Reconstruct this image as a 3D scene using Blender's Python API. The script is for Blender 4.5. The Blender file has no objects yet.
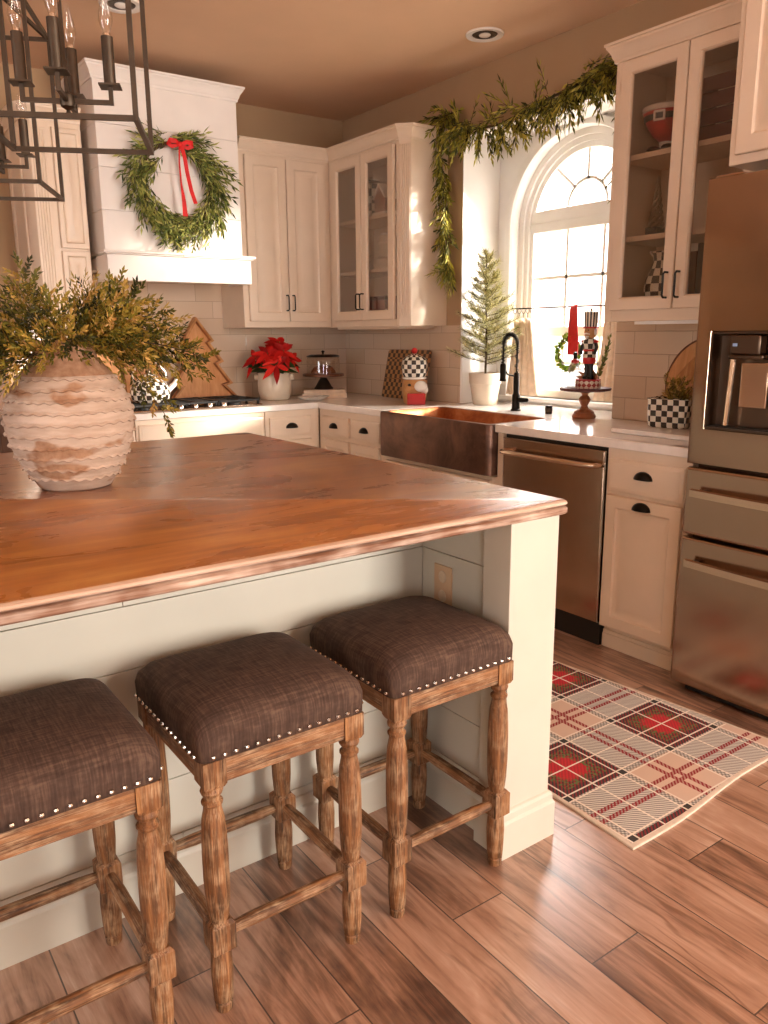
import bpy, math, random
from math import sin, cos, pi, radians
from mathutils import Vector, Matrix, noise as mnoise

# ------------------------------------------------------------------ camera, light, exposure
scene = bpy.context.scene
COL = scene.collection
CAM_H, F_PX = 1.3395, 791.3
YAW, PITCH, ROLL = 0.6173, 0.2200, -0.0084
cam_data = bpy.data.cameras.new('camera')
cam = bpy.data.objects.new('camera', cam_data)
COL.objects.link(cam)
cam_data.sensor_fit = 'AUTO'
cam_data.sensor_width = 36.0
cam_data.lens = F_PX * 36.0 / 1024.0
cam_data.shift_x = (384 - 377.88) / 1024.0
cam_data.shift_y = (510.55 - 512) / 1024.0
cam_data.clip_start = 0.02
_r = Vector((cos(YAW), -sin(YAW), 0)); _d = Vector((sin(YAW), cos(YAW), 0)); _z = Vector((0, 0, 1))
_F = _d * cos(PITCH) - _z * sin(PITCH); _U = _z * cos(PITCH) + _d * sin(PITCH)
_R2 = _r * cos(ROLL) + _U * sin(ROLL); _U2 = -_r * sin(ROLL) + _U * cos(ROLL)
M3 = Matrix((_R2, _U2, -_F)).transposed()
cam.matrix_world = Matrix.Translation((0, 0, CAM_H)) @ M3.to_4x4()
scene.camera = cam
cam_data.dof.use_dof = False

scene.view_settings.view_transform = 'Standard'
scene.view_settings.look = 'None'
scene.view_settings.exposure = 0.30
scene.view_settings.gamma = 1.0
scene.view_settings.use_curve_mapping = False

world = bpy.data.worlds.new('sky'); scene.world = world
world.use_nodes = True
wn = world.node_tree
bg = wn.nodes['Background']
bg.inputs['Color'].default_value = (0.93, 0.96, 1.0, 1)
bg.inputs['Strength'].default_value = 7.0

def area(name, loc, target, sx, sy, power, color, spread=180):
    l = bpy.data.lights.new(name, 'AREA'); l.shape = 'RECTANGLE'
    l.size = sx; l.size_y = sy; l.energy = power; l.color = color
    l.spread = radians(spread)
    o = bpy.data.objects.new(name, l); COL.objects.link(o)
    o.location = loc
    o.rotation_euler = (Vector(target) - Vector(loc)).to_track_quat('-Z', 'Y').to_euler()
    return o
# lamp boosting daylight at the sink window, then added fills out of view
area('window_daylight', (4.7, 3.0, 3.5), (2.6, 3.15, 1.0), 3.4, 2.2, 560, (1.0, 0.96, 0.92))
area('rear_right_fill', (2.45, -2.85, 1.5), (1.2, 3.0, 1.7), 1.6, 1.9, 150, (1.0, 0.89, 0.78))
area('rear_left_fill', (-1.6, -2.85, 1.4), (0.6, 3.0, 1.5), 1.0, 1.7, 12, (1.0, 0.89, 0.78))
area('left_side_fill', (-2.85, 1.6, 1.5), (1.6, 4.0, 0.9), 1.4, 1.3, 8, (1.0, 0.93, 0.86))
sun_l = bpy.data.lights.new('sun', 'SUN'); sun_l.energy = 15.0; sun_l.angle = radians(8.0); sun_l.color = (1.0, 0.9, 0.78)
sun = bpy.data.objects.new('sun', sun_l); COL.objects.link(sun)
sun.location = (8, 1, 6)
sun.rotation_euler = Vector((-0.70, 0.55, -0.15)).to_track_quat('-Z', 'Y').to_euler()

random.seed(7)
def rnd(a, b): return random.uniform(a, b)

# ------------------------------------------------------------------ key planes
WX, BY, CEIL = 3.281, 5.009, 2.788
CX, CY = 2.635, 4.363            # counter front edges (right run, back run)
FX, FY = 2.655, 4.383            # cabinet faces
CT = 0.914

# ------------------------------------------------------------------ materials
def hx(s, k=1.0):
    s = s.lstrip('#')
    v = [int(s[i:i + 2], 16) / 255 for i in (0, 2, 4)]
    return tuple(((a / 12.92 if a <= .04045 else ((a + .055) / 1.055) ** 2.4) * k) for a in v) + (1.0,)

class NT:
    def __init__(s, name):
        s.m = bpy.data.materials.new(name); s.m.use_nodes = True
        s.t = s.m.node_tree; s.b = s.t.nodes['Principled BSDF']; s.out = s.t.nodes['Material Output']
    def n(s, typ, **kw):
        o = s.t.nodes.new(typ)
        for k, v in kw.items(): setattr(o, k, v)
        return o
    def put(s, sock, v):
        if v is None: return
        if isinstance(v, bpy.types.NodeSocket): s.t.links.new(v, sock)
        else: sock.default_value = v
    def math(s, op, a, b=None, c=None, clamp=False):
        o = s.n('ShaderNodeMath', operation=op, use_clamp=clamp)
        s.put(o.inputs[0], a)
        if b is not None: s.put(o.inputs[1], b)
        if c is not None: s.put(o.inputs[2], c)
        return o.outputs[0]
    def mix(s, f, a, b, mode='MIX'):
        o = s.n('ShaderNodeMix', data_type='RGBA', blend_type=mode)
        s.put(o.inputs[0], f); s.put(o.inputs[6], a); s.put(o.inputs[7], b)
        return o.outputs[2]
    def ramp(s, f, stops, interp='LINEAR'):
        o = s.n('ShaderNodeValToRGB'); s.put(o.inputs[0], f); cr = o.color_ramp; cr.interpolation = interp
        while len(cr.elements) < len(stops): cr.elements.new(0.5)
        for e, (p, c) in zip(cr.elements, stops): e.position = p; e.color = c
        return o.outputs[0]
    def coord(s, kind='Object'):
        return s.n('ShaderNodeTexCoord').outputs[kind]
    def mapping(s, vec, scale=(1, 1, 1), rot=(0, 0, 0), loc=(0, 0, 0)):
        o = s.n('ShaderNodeMapping'); s.put(o.inputs['Vector'], vec)
        o.inputs['Scale'].default_value = scale; o.inputs['Rotation'].default_value = rot; o.inputs['Location'].default_value = loc
        return o.outputs[0]
    def noise(s, vec, scale=5, detail=4, rough=.55, dist=0.0):
        o = s.n('ShaderNodeTexNoise'); s.put(o.inputs['Vector'], vec)
        o.inputs['Scale'].default_value = scale; o.inputs['Detail'].default_value = detail
        o.inputs['Roughness'].default_value = rough; o.inputs['Distortion'].default_value = dist
        return o.outputs[0]
    def sep(s, vec):
        o = s.n('ShaderNodeSeparateXYZ'); s.put(o.inputs[0], vec); return o.outputs
    def comb(s, x, y, z):
        o = s.n('ShaderNodeCombineXYZ')
        for i, v in enumerate((x, y, z)): s.put(o.inputs[i], v)
        return o.outputs[0]
    def bump(s, h, strength=.3, dist=.01):
        o = s.n('ShaderNodeBump'); s.put(o.inputs['Height'], h)
        o.inputs['Strength'].default_value = strength; o.inputs['Distance'].default_value = dist
        s.t.links.new(o.outputs[0], s.b.inputs['Normal'])
    def set(s, color=None, rough=None, metal=None, **kw):
        if color is not None: s.put(s.b.inputs['Base Color'], color)
        if rough is not None: s.put(s.b.inputs['Roughness'], rough)
        if metal is not None: s.put(s.b.inputs['Metallic'], metal)
        for k, v in kw.items(): s.put(s.b.inputs[k.replace('_', ' ')], v)
        return s.m

def paint(name, col, rough=.5, var=.04, scale=6, bump=0.0, metal=0.0, **kw):
    t = NT(name); co = t.coord()
    n = t.noise(co, scale, 3)
    c = hx(col) if isinstance(col, str) else col
    dark = tuple(x * (1 - var * 2.2) for x in c[:3]) + (1,)
    lite = tuple(min(1, x * (1 + var)) for x in c[:3]) + (1,)
    t.set(t.ramp(n, [(.25, dark), (.7, lite)]), rough, metal, **kw)
    if bump: t.bump(t.noise(co, scale * 30, 2), bump, .002)
    return t.m

def wood(name, stops, axis='x', grain=14, rough=.5, streak=.5, bump=.15, wear=None, blotch=2.0):
    """streaks running along one axis of the object"""
    t = NT(name); co = t.coord()
    lo, hi = grain * .06, grain
    sc = {'x': (lo, hi, hi), 'y': (hi, lo, hi), 'z': (hi, hi, lo)}[axis]
    v = t.mapping(co, sc)
    g = t.noise(v, 1.6, 6, .62, 1.2)
    b = t.noise(co, blotch, 4, .6, .4)
    f = t.math('ADD', t.math('MULTIPLY', g, streak), t.math('MULTIPLY', b, 1 - streak))
    c = t.ramp(f, [(p, hx(k)) for p, k in stops])
    fine = t.noise(t.mapping(co, tuple(x * 5 for x in sc)), 2.2, 3)
    if wear:
        w = t.ramp(t.math('MULTIPLY', fine, t.noise(co, blotch * 4, 3)), [(wear[1] - .14, (0, 0, 0, 1)), (wear[1] + .10, (1, 1, 1, 1))])
        c = t.mix(t.math('MULTIPLY', w, .85), c, hx(wear[0]))
    t.set(c, rough); t.bump(t.math('ADD', fine, g), bump, .003)
    return t.m

def metal(name, col, rough=.3, brush=None, var=.08, bump=.02):
    t = NT(name); co = t.coord()
    sc = {'x': (1, 60, 60), 'y': (60, 1, 60), 'z': (60, 60, 1), None: (12, 12, 12)}[brush]
    n = t.noise(t.mapping(co, sc), 1.5, 4)
    c = hx(col)
    t.set(t.ramp(n, [(.2, tuple(x * (1 - var) for x in c[:3]) + (1,)), (.8, tuple(min(1, x * (1 + var)) for x in c[:3]) + (1,))]),
          t.math('ADD', rough - .04, t.math('MULTIPLY', n, .08)), 1.0)
    t.bump(n, bump, .001)
    return t.m

def glass(name, tint=(1, 1, 1, 1), rough=.02, gloss=.12):
    t = NT(name); t.t.nodes.remove(t.b)
    tr = t.n('ShaderNodeBsdfTransparent'); tr.inputs[0].default_value = tint
    gl = t.n('ShaderNodeBsdfGlossy'); gl.inputs['Roughness'].default_value = rough
    fr = t.n('ShaderNodeLayerWeight'); fr.inputs[0].default_value = .25
    ms = t.n('ShaderNodeMixShader')
    f = t.math('MULTIPLY', t.math('ADD', fr.outputs['Facing'], gloss), .45, clamp=True)
    t.put(ms.inputs[0], f); t.put(ms.inputs[1], tr.outputs[0]); t.put(ms.inputs[2], gl.outputs[0])
    t.t.links.new(ms.outputs[0], t.out.inputs[0])
    return t.m

def checker(name, a, b, size, rough=.3, uv=False, loc=(0.001, 0.001, 0.001), rot=(0, 0, 0), var=True):
    t = NT(name)
    co = t.coord('UV') if uv else t.coord()
    v = t.mapping(co, rot=rot, loc=loc)
    ch = t.n('ShaderNodeTexChecker'); t.put(ch.inputs[0], v)
    ch.inputs['Color1'].default_value = hx(a); ch.inputs['Color2'].default_value = hx(b)
    ch.inputs['Scale'].default_value = 1.0 / size
    c = ch.outputs[0]
    if var: c = t.mix(t.math('MULTIPLY', t.noise(v, 30, 3), .25), c, hx('#8a7a68'))
    t.set(c, rough)
    return t.m

def leafy(name, stops, rough=.5, back=None):
    t = NT(name); uv = t.sep(t.coord('UV'))
    t.set(t.ramp(uv[0], [(p, hx(k)) for p, k in stops]), rough)
    t.b.inputs['Specular IOR Level'].default_value = .25
    return t.m

M = {}
M['cab'] = paint('cream_cabinet_paint', '#e4ceb6', .38, .02)
M['cabin'] = paint('cabinet_interior', '#b49a83', .6, .03)
M['hood'] = paint('hood_paint', '#e9dfd6', .45, .02)
M['wall'] = paint('tan_wall_paint', '#b2926f', .85, .03, 3, .04)
M['ceil'] = paint('ceiling_paint', '#ddb694', .9, .03, 2, .04)
M['white'] = paint('white_trim_paint', '#f3eee8', .4, .02)
M['isl'] = paint('pale_green_grey_paint', '#c8c3b4', .45, .025, 4)
M['black'] = paint('black_satin', '#15120f', .35, .05)
M['iron'] = metal('dark_bronze_iron', '#5a4f44', .5, None, .25, .15)
M['pull'] = metal('oil_rubbed_black', '#2a2622', .35)
M['steel'] = metal('brushed_stainless', '#b39c88', .19, None, .03, 0.0)
M['steelh'] = metal('stainless_handle', '#d9c3ad', .22, None, .03, 0.0)
M['dark_steel'] = metal('dark_dispenser_steel', '#6a5a4d', .3, None, .05, 0.0)
M['chrome'] = metal('chrome', '#d8d0c6', .15)
M['nail'] = metal('silver_nailhead', '#d9d0c4', .25)
M['glass'] = glass('window_glass')
M['cabglass'] = glass('cabinet_glass', (.86, .82, .78, 1), .03, .05)
M['bulb'] = glass('bulb_glass', (1, .98, .95, 1), .03, .2)
M['quartz'] = paint('pale_quartz', '#efe6dd', .12, .03, 20)
M['ceramic'] = paint('cream_ceramic', '#dccbb4', .35, .04, 10)
M['whitecer'] = paint('white_ceramic', '#efe8df', .2, .02)
M['red'] = paint('red_paint', '#c01814', .35, .08)
M['ribbon'] = paint('red_ribbon', '#d3140f', .6, .1, 30, .1)
M['maroon'] = paint('dark_maroon', '#5d2a28', .5, .1)
M['rail'] = paint('red_crate', '#8d3a2c', .6, .12, 20)
M['check'] = checker('black_white_checks', '#f0e9dc', '#1b1714', .026, .25)
M['checkuv'] = checker('black_white_glazed_checks', '#f0e9dc', '#1b1714', .026, .2, True)
M['checkboard'] = checker('end_grain_checks', '#b98450', '#3c2417', .027, .45)
M['silver'] = metal('antique_silver', '#b4a592', .3, None, .2, .2)
M['linen'] = paint('cafe_curtain_linen', '#e8cfb4', .9, .08, 25, .2)
M['tan'] = paint('tan_glaze', '#c08a55', .4, .1, 14)
M['soil'] = paint('dark_soil', '#33241a', .9, .2, 60, .4)
M['cake'] = paint('brown_cake', '#7c4422', .7, .2, 30, .4)
M['paper'] = paint('book_pages', '#d9c4aa', .8, .05, 60)
M['plastic'] = paint('ivory_plastic', '#d2b08d', .4, .03)
M['stem'] = paint('brown_stem', '#4d3a22', .8, .15, 30)

M['wood_top'] = None
def island_top_mat():
    t = NT('stained_island_wood'); co = t.coord()
    g = t.noise(t.mapping(co, (.9, 11, 11)), 1.6, 6, .62, 1.0)
    b = t.noise(t.mapping(co, (1.0, 2.2, 1)), 1.9, 5, .65, .7)
    f = t.math('ADD', t.math('MULTIPLY', g, .38), t.math('MULTIPLY', b, .62))
    c = t.ramp(f, [(.32, hx('#5c3113')), (.43, hx('#8b4f1e')), (.53, hx('#ab6829')), (.66, hx('#c58c48'))])
    z = t.sep(co)
    t.set(c, t.math('ADD', .20, t.math('MULTIPLY', b, .16)), Specular_IOR_Level=.8)
    t.b.inputs['Coat Weight'].default_value = .75; t.b.inputs['Coat Roughness'].default_value = .3; t.b.inputs['Coat IOR'].default_value = 1.5
    t.bump(t.math('ADD', g, t.math('MULTIPLY', b, .6)), .10, .003)
    return t.m
M['wood_top'] = island_top_mat()
M['wood_edge'] = wood('worn_edge_wood', [(.35, '#4f3322'), (.5, '#7c543c'), (.68, '#a88268')], 'x', 12, .7, wear=('#dcc6b4', .30))
M['stool'] = wood('weathered_oak', [(.36, '#331f0f'), (.46, '#5f3c1e'), (.56, '#845630'), (.68, '#a67648')], 'z', 34, .62, .75, .6, wear=('#bb9a76', .355), blotch=6)
M['stoolx'] = wood('weathered_oak_rail', [(.36, '#331f0f'), (.46, '#5f3c1e'), (.56, '#845630'), (.68, '#a67648')], 'x', 34, .62, .75, .6, wear=('#bb9a76', .355), blotch=6)
M['stooly'] = wood('weathered_oak_side_rail', [(.36, '#331f0f'), (.46, '#5f3c1e'), (.56, '#845630'), (.68, '#a67648')], 'y', 34, .62, .75, .6, wear=('#bb9a76', .355), blotch=6)
M['board'] = wood('warm_board_wood', [(.3, '#8a5328'), (.5, '#b0743d'), (.7, '#cf9860')], 'z', 16, .45, .6, .12)
M['boardlight'] = wood('light_board_wood', [(.3, '#a86c3a'), (.5, '#c98d56'), (.7, '#dda774')], 'z', 14, .5, .6, .12)
M['walnut'] = wood('dark_board_wood', [(.3, '#4b2a18'), (.5, '#70432a'), (.7, '#925c3a')], 'z', 16, .45, .6, .12)
M['turned'] = wood('turned_stand_wood', [(.3, '#7c4424'), (.5, '#a0603a'), (.7, '#c08458')], 'z', 20, .45, .6, .15)
M['door_wood'] = wood('brown_door_wood', [(.3, '#4e3524'), (.5, '#6d4c36'), (.7, '#876148')], 'z', 10, .5, .6, .1)

def floor_mat():
    t = NT('wood_look_floor_tiles'); co = t.coord(); x, y, z = t.sep(co)
    PW, PL = .158, .914
    u = t.math('DIVIDE', t.math('SUBTRACT', x, 1.06), PW)
    row = t.math('FLOOR', u); fu = t.math('FRACT', t.math('ADD', u, 100.0))
    v = t.math('DIVIDE', t.math('ADD', t.math('SUBTRACT', y, 1.205), t.math('MULTIPLY', row, .278)), PL)
    vv = t.math('FLOOR', v); fv = t.math('FRACT', t.math('ADD', v, 100.0))
    wn_ = t.n('ShaderNodeTexWhiteNoise', noise_dimensions='3D'); t.put(wn_.inputs['Vector'], t.comb(row, vv, 3.0))
    rv, rc = wn_.outputs['Value'], wn_.outputs['Color']
    off = t.n('ShaderNodeVectorMath', operation='MULTIPLY_ADD'); t.put(off.inputs[0], rc); off.inputs[1].default_value = (17, 23, 11); t.put(off.inputs[2], co)
    p = off.outputs[0]
    g = t.noise(t.mapping(p, (14, 1.3, 1)), 1.5, 7, .62, 1.6)
    b = t.noise(t.mapping(p, (3.0, 1.2, 1)), 1.7, 4, .6, 1.2)
    f = t.math('ADD', t.math('MULTIPLY', g, .5), t.math('MULTIPLY', b, .5))
    fine = t.noise(t.mapping(p, (85, 5, 1)), 1.0, 4, .6, .5)
    f = t.math('ADD', f, t.math('MULTIPLY', t.math('SUBTRACT', rv, .5), .16)); f = t.math('ADD', f, t.math('MULTIPLY', t.math('SUBTRACT', fine, .5), .16))
    c = t.ramp(f, [(.32, hx('#50362a')), (.42, hx('#83604c')), (.50, hx('#a88069')), (.60, hx('#bd9780')), (.72, hx('#d4b6a3'))])
    # swirly growth rings in patches
    wv = t.n('ShaderNodeTexWave', wave_type='BANDS', bands_direction='X'); t.put(wv.inputs['Vector'], t.mapping(p, (3.6, .9, 1)))
    wv.inputs['Scale'].default_value = 2.3; wv.inputs['Distortion'].default_value = 9; wv.inputs['Detail'].default_value = 3; wv.inputs['Detail Scale'].default_value = 1.3
    patch = t.ramp(t.noise(t.mapping(p, (2.2, 1.1, 1)), 1.9, 2), [(.45, (0, 0, 0, 1)), (.62, (1, 1, 1, 1))])
    ln = t.ramp(wv.outputs['Fac'], [(0.0, (1, 1, 1, 1)), (.16, (0, 0, 0, 1))])
    c = t.mix(t.math('MULTIPLY', t.math('MULTIPLY', patch, ln), .75), c, hx('#6b432c'))
    # knots
    vo = t.n('ShaderNodeTexVoronoi'); t.put(vo.inputs['Vector'], t.mapping(p, (3.4, 1.9, 1))); vo.inputs['Scale'].default_value = 1.0
    kn = t.ramp(vo.outputs['Distance'], [(.045, (1, 1, 1, 1)), (.11, (0, 0, 0, 1))])
    c = t.mix(t.math('MULTIPLY', kn, .8), c, hx('#5a3520'))
    # grout joints
    ex = t.math('MULTIPLY', t.math('MINIMUM', fu, t.math('SUBTRACT', 1.0, fu)), PW)
    ey = t.math('MULTIPLY', t.math('MINIMUM', fv, t.math('SUBTRACT', 1.0, fv)), PL)
    e = t.math('MINIMUM', ex, ey)
    gr = t.math('LESS_THAN', e, .0016)
    c = t.mix(gr, c, hx('#4a382c'))
    t.set(c, t.math('ADD', .26, t.math('MULTIPLY', g, .2)), Specular_IOR_Level=.8)
    t.b.inputs['Coat Weight'].default_value = 1.0; t.b.inputs['Coat Roughness'].default_value = .24; t.b.inputs['Coat IOR'].default_value = 1.6
    h = t.math('ADD', t.math('MULTIPLY', g, .35), t.math('MINIMUM', t.math('MULTIPLY', e, 300), 1.0))
    t.bump(h, .22, .004)
    return t.m
M['floor'] = floor_mat()

def tile_mat(name, ax):
    """glazed 4x12 inch tiles in running bond; ax = 0 when the wall runs along x, 1 along y"""
    t = NT(name); co = t.coord(); s = t.sep(co)
    u = s[ax]; z = s[2]
    TH, TW = .1065, .312
    r = t.math('DIVIDE', t.math('SUBTRACT', z, .914), TH); row = t.math('FLOOR', r); fz = t.math('FRACT', r)
    uu = t.math('ADD', t.math('DIVIDE', u, TW), t.math('MULTIPLY', row, .37)); cu = t.math('FLOOR', uu); fu = t.math('FRACT', t.math('ADD', uu, 50))
    ez = t.math('MULTIPLY', t.math('MINIMUM', fz, t.math('SUBTRACT', 1.0, fz)), TH)
    eu = t.math('MULTIPLY', t.math('MINIMUM', fu, t.math('SUBTRACT', 1.0, fu)), TW)
    e = t.math('MINIMUM', ez, eu)
    wn_ = t.n('ShaderNodeTexWhiteNoise', noise_dimensions='3D'); t.put(wn_.inputs['Vector'], t.comb(cu, row, 1.0))
    c = t.ramp(wn_.outputs['Value'], [(0, hx('#cdb297')), (1, hx('#d6bda5'))])
    c = t.mix(t.math('LESS_THAN', e, .0014), c, hx('#ad9580'))
    t.set(c, .16)
    h = t.math('ADD', t.math('MINIMUM', t.math('MULTIPLY', e, 260), 1.0), t.math('MULTIPLY', t.noise(t.mapping(co, (9, 9, 16)), 1.0, 2), .5))
    t.bump(h, .35, .004)
    return t.m
M['tileb'] = tile_mat('glazed_tile_back', 0); M['tiler'] = tile_mat('glazed_tile_right', 1)

def fabric_mat():
    t = NT('brown_linen_upholstery'); co = t.coord()
    a = t.noise(t.mapping(co, (18, 260, 18)), 1.0, 3, .6); b = t.noise(t.mapping(co, (260, 18, 18)), 1.0, 3, .6)
    c0 = t.noise(co, 5, 3)
    f = t.math('ADD', t.math('MULTIPLY', t.math('ADD', a, b), .4), t.math('MULTIPLY', c0, .2))
    t.set(t.ramp(f, [(.36, hx('#382a23')), (.5, hx('#4c3a31')), (.68, hx('#6c5648'))]), .9, Specular_IOR_Level=.2)
    t.bump(t.math('ADD', a, b), .35, .0015)
    return t.m
M['fabric'] = fabric_mat()

def copper_mat(name, a, b, c_, rough):
    t = NT(name); co = t.coord()
    n = t.noise(co, 5, 5, .65, .6); f = t.noise(co, 90, 2)
    t.set(t.ramp(n, [(.3, hx(a)), (.5, hx(b)), (.72, hx(c_))]), t.math('ADD', rough, t.math('MULTIPLY', n, .2)), .85)
    t.bump(t.math('ADD', n, t.math('MULTIPLY', f, .3)), .25, .004)
    return t.m
M['copper_out'] = copper_mat('dark_patina_copper', '#4c3a32', '#6b5247', '#8a6753', .3)
M['copper_in'] = copper_mat('warm_hammered_copper', '#7b3f24', '#a5623b', '#c98a5e', .25)

def vase_mat():
    t = NT('banded_washed_terracotta'); co = t.coord(); s = t.sep(co)
    n = t.noise(t.mapping(co, (6, 6, 13), loc=(.3, .2, .1)), .8, 3, .55, .3)
    wash = t.ramp(n, [(.40, (0, 0, 0, 1)), (.44, (1, 1, 1, 1))], 'LINEAR')
    body = t.math('LESS_THAN', s[2], .305)
    m = t.math('MULTIPLY', wash, body)
    fine = t.noise(co, 45, 4)
    clay = t.ramp(fine, [(.3, hx('#8e6549')), (.7, hx('#b0896b'))])
    chalk = t.ramp(t.noise(t.mapping(co, (8, 8, 40)), 1.2, 4), [(.3, hx('#ab927e')), (.7, hx('#cbb3a0'))])
    t.set(t.mix(m, clay, chalk), .85)
    t.bump(fine, .3, .003)
    return t.m
M['vase'] = vase_mat()

def rug_mat():
    t = NT('plaid_rug_weave'); s = t.sep(t.coord('UV')); x, y = s[0], s[1]
    du = t.math('DIVIDE', t.math('SUBTRACT', x, 1.77), .49); dv = t.math('DIVIDE', t.math('SUBTRACT', y, 1.49), .465)
    fu = t.math('ABSOLUTE', t.math('SUBTRACT', t.math('FRACT', t.math('ADD', du, 50.5)), .5))   # 0 at red centre .. .5 at cream centre
    fv = t.math('ABSOLUTE', t.math('SUBTRACT', t.math('FRACT', t.math('ADD', dv, 50.5)), .5))
    lt = lambda a, b: t.math('LESS_THAN', a, b)
    gt = lambda a, b: t.math('GREATER_THAN', a, b)
    mul = lambda a, b: t.math('MULTIPLY', a, b)
    near = lambda a, c, w: lt(t.math('ABSOLUTE', t.math('SUBTRACT', a, c)), w)
    co = t.comb(x, y, 0.0)
    # diagonal twill hatch
    d = t.math('FRACT', t.math('ADD', mul(t.math('ADD', x, y), 70.0), t.math('MULTIPLY', t.noise(co, 30, 1), .5)))
    hatch = lt(d, .42)
    d2 = t.math('FRACT', mul(t.math('SUBTRACT', x, y), 70.0)); hatch2 = lt(d2, .5)
    cream, pinkc, blk, red, grn = hx('#dcc8b4'), hx('#d3b6a2'), hx('#3a3430'), hx('#9c2830'), hx('#62703e')
    base = t.mix(hatch, hx('#d2cac0'), hx('#857e77'))
    creamsq = mul(gt(fu, .27), gt(fv, .27)); c = t.mix(creamsq, base, pinkc)
    redsq = mul(lt(fu, .27), lt(fv, .27))
    n = t.noise(t.mapping(co, (1, 1, 1)), 95, 2)
    inner = t.mix(t.ramp(n, [(.47, (0, 0, 0, 1)), (.60, (1, 1, 1, 1))]), t.mix(hatch2, hx('#94282c'), hx('#4b2f28')), grn)
    core = t.ramp(t.math('ADD', t.math('MAXIMUM', t.math('MULTIPLY', t.math('ADD', fu, fv), .62), t.math('MAXIMUM', fu, fv)), mul(t.math('SUBTRACT', n, .5), .12)), [(.105, (1, 1, 1, 1)), (.135, (0, 0, 0, 1))]); inner = t.mix(core, inner, t.mix(hatch2, hx('#c3262f'), hx('#a8282e')))
    ring = t.math('MAXIMUM', gt(fu, .185), gt(fv, .185))
    inner = t.mix(ring, inner, t.mix(hatch2, hx('#7d2a2c'), blk)); c = t.mix(redsq, c, inner)
    # dark corners where the black bands cross
    cor = mul(near(fu, .25, .035), near(fv, .25, .035)); c = t.mix(cor, c, blk)
    band = t.math('MAXIMUM', near(fu, .25, .03), near(fv, .25, .03)); c = t.mix(mul(mul(band, hatch2), .45), c, blk)
    # paired red lines through the cream squares
    rl = t.math('MAXIMUM', near(fu, .462, .017), near(fv, .462, .017)); c = t.mix(mul(rl, t.ramp(hatch2, [(0, (.55, .55, .55, 1)), (1, (1, 1, 1, 1))])), c, hx('#8d1f26'))
    # white pick-lines
    wl = t.math('MAXIMUM', t.math('MAXIMUM', near(fu, .225, .006), near(fv, .225, .006)), t.math('MAXIMUM', near(fu, .285, .006), near(fv, .285, .006)))
    wl = t.math('MAXIMUM', wl, t.math('MAXIMUM', lt(fu, .006), lt(fv, .006))); c = t.mix(wl, c, hx('#e9dccd'))
    t.set(c, .9)
    t.bump(t.math('ADD', d, d2), .35, .003)
    return t.m
M['rug'] = rug_mat()
M['rug_edge'] = paint('rug_binding', '#d9c7b4', .9, .05, 60, .3)

def siding_mat():
    t = NT('pale_brick_neighbour'); s = t.sep(t.coord())
    fz = t.math('FRACT', t.math('DIVIDE', s[2], .42))
    c = t.mix(t.math('LESS_THAN', fz, .05), hx('#f2ece8'), hx('#c79a8c'))
    br = t.noise(t.mapping(t.coord(), (8, 8, 8)), 1.0, 3)
    low = t.math('LESS_THAN', s[2], 2.3)
    c = t.mix(t.math('MULTIPLY', t.math('GREATER_THAN', br, .62), low), c, hx('#c98676'))
    t.set(c, .9); return t.m
M['siding'] = siding_mat()

M['leaf_wreath'] = leafy('olive_leaves', [(0, '#333a1c'), (.25, '#56622c'), (.55, '#848c42'), (.8, '#a8a858'), (1, '#c0b970')])
M['leaf_garland'] = leafy('garland_leaves', [(0, '#2f3015'), (.25, '#5a5c22'), (.55, '#928c36'), (1, '#c6b852')])
M['leaf_vase'] = leafy('cedar_sprigs', [(0, '#2f2f12'), (.25, '#55521a'), (.5, '#837426'), (.75, '#b08c3c'), (1, '#d0a466')])
M['leaf_tree'] = leafy('grey_green_needles', [(0, '#6c6b42'), (.4, '#9c9860'), (.75, '#c4bb80'), (1, '#ded4a4')])
M['leaf_dark'] = leafy('poinsettia_leaves', [(0, '#15260f'), (.5, '#26441c'), (1, '#3f6b2a')])
M['bract'] = leafy('red_bracts', [(0, '#7a0808'), (.5, '#b8100d'), (1, '#dc2a1e')], .5)
M['leaf_bright'] = leafy('bright_green_leaves', [(0, '#4d7a1c'), (.5, '#86a52c'), (1, '#b5c64c')])

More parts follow.
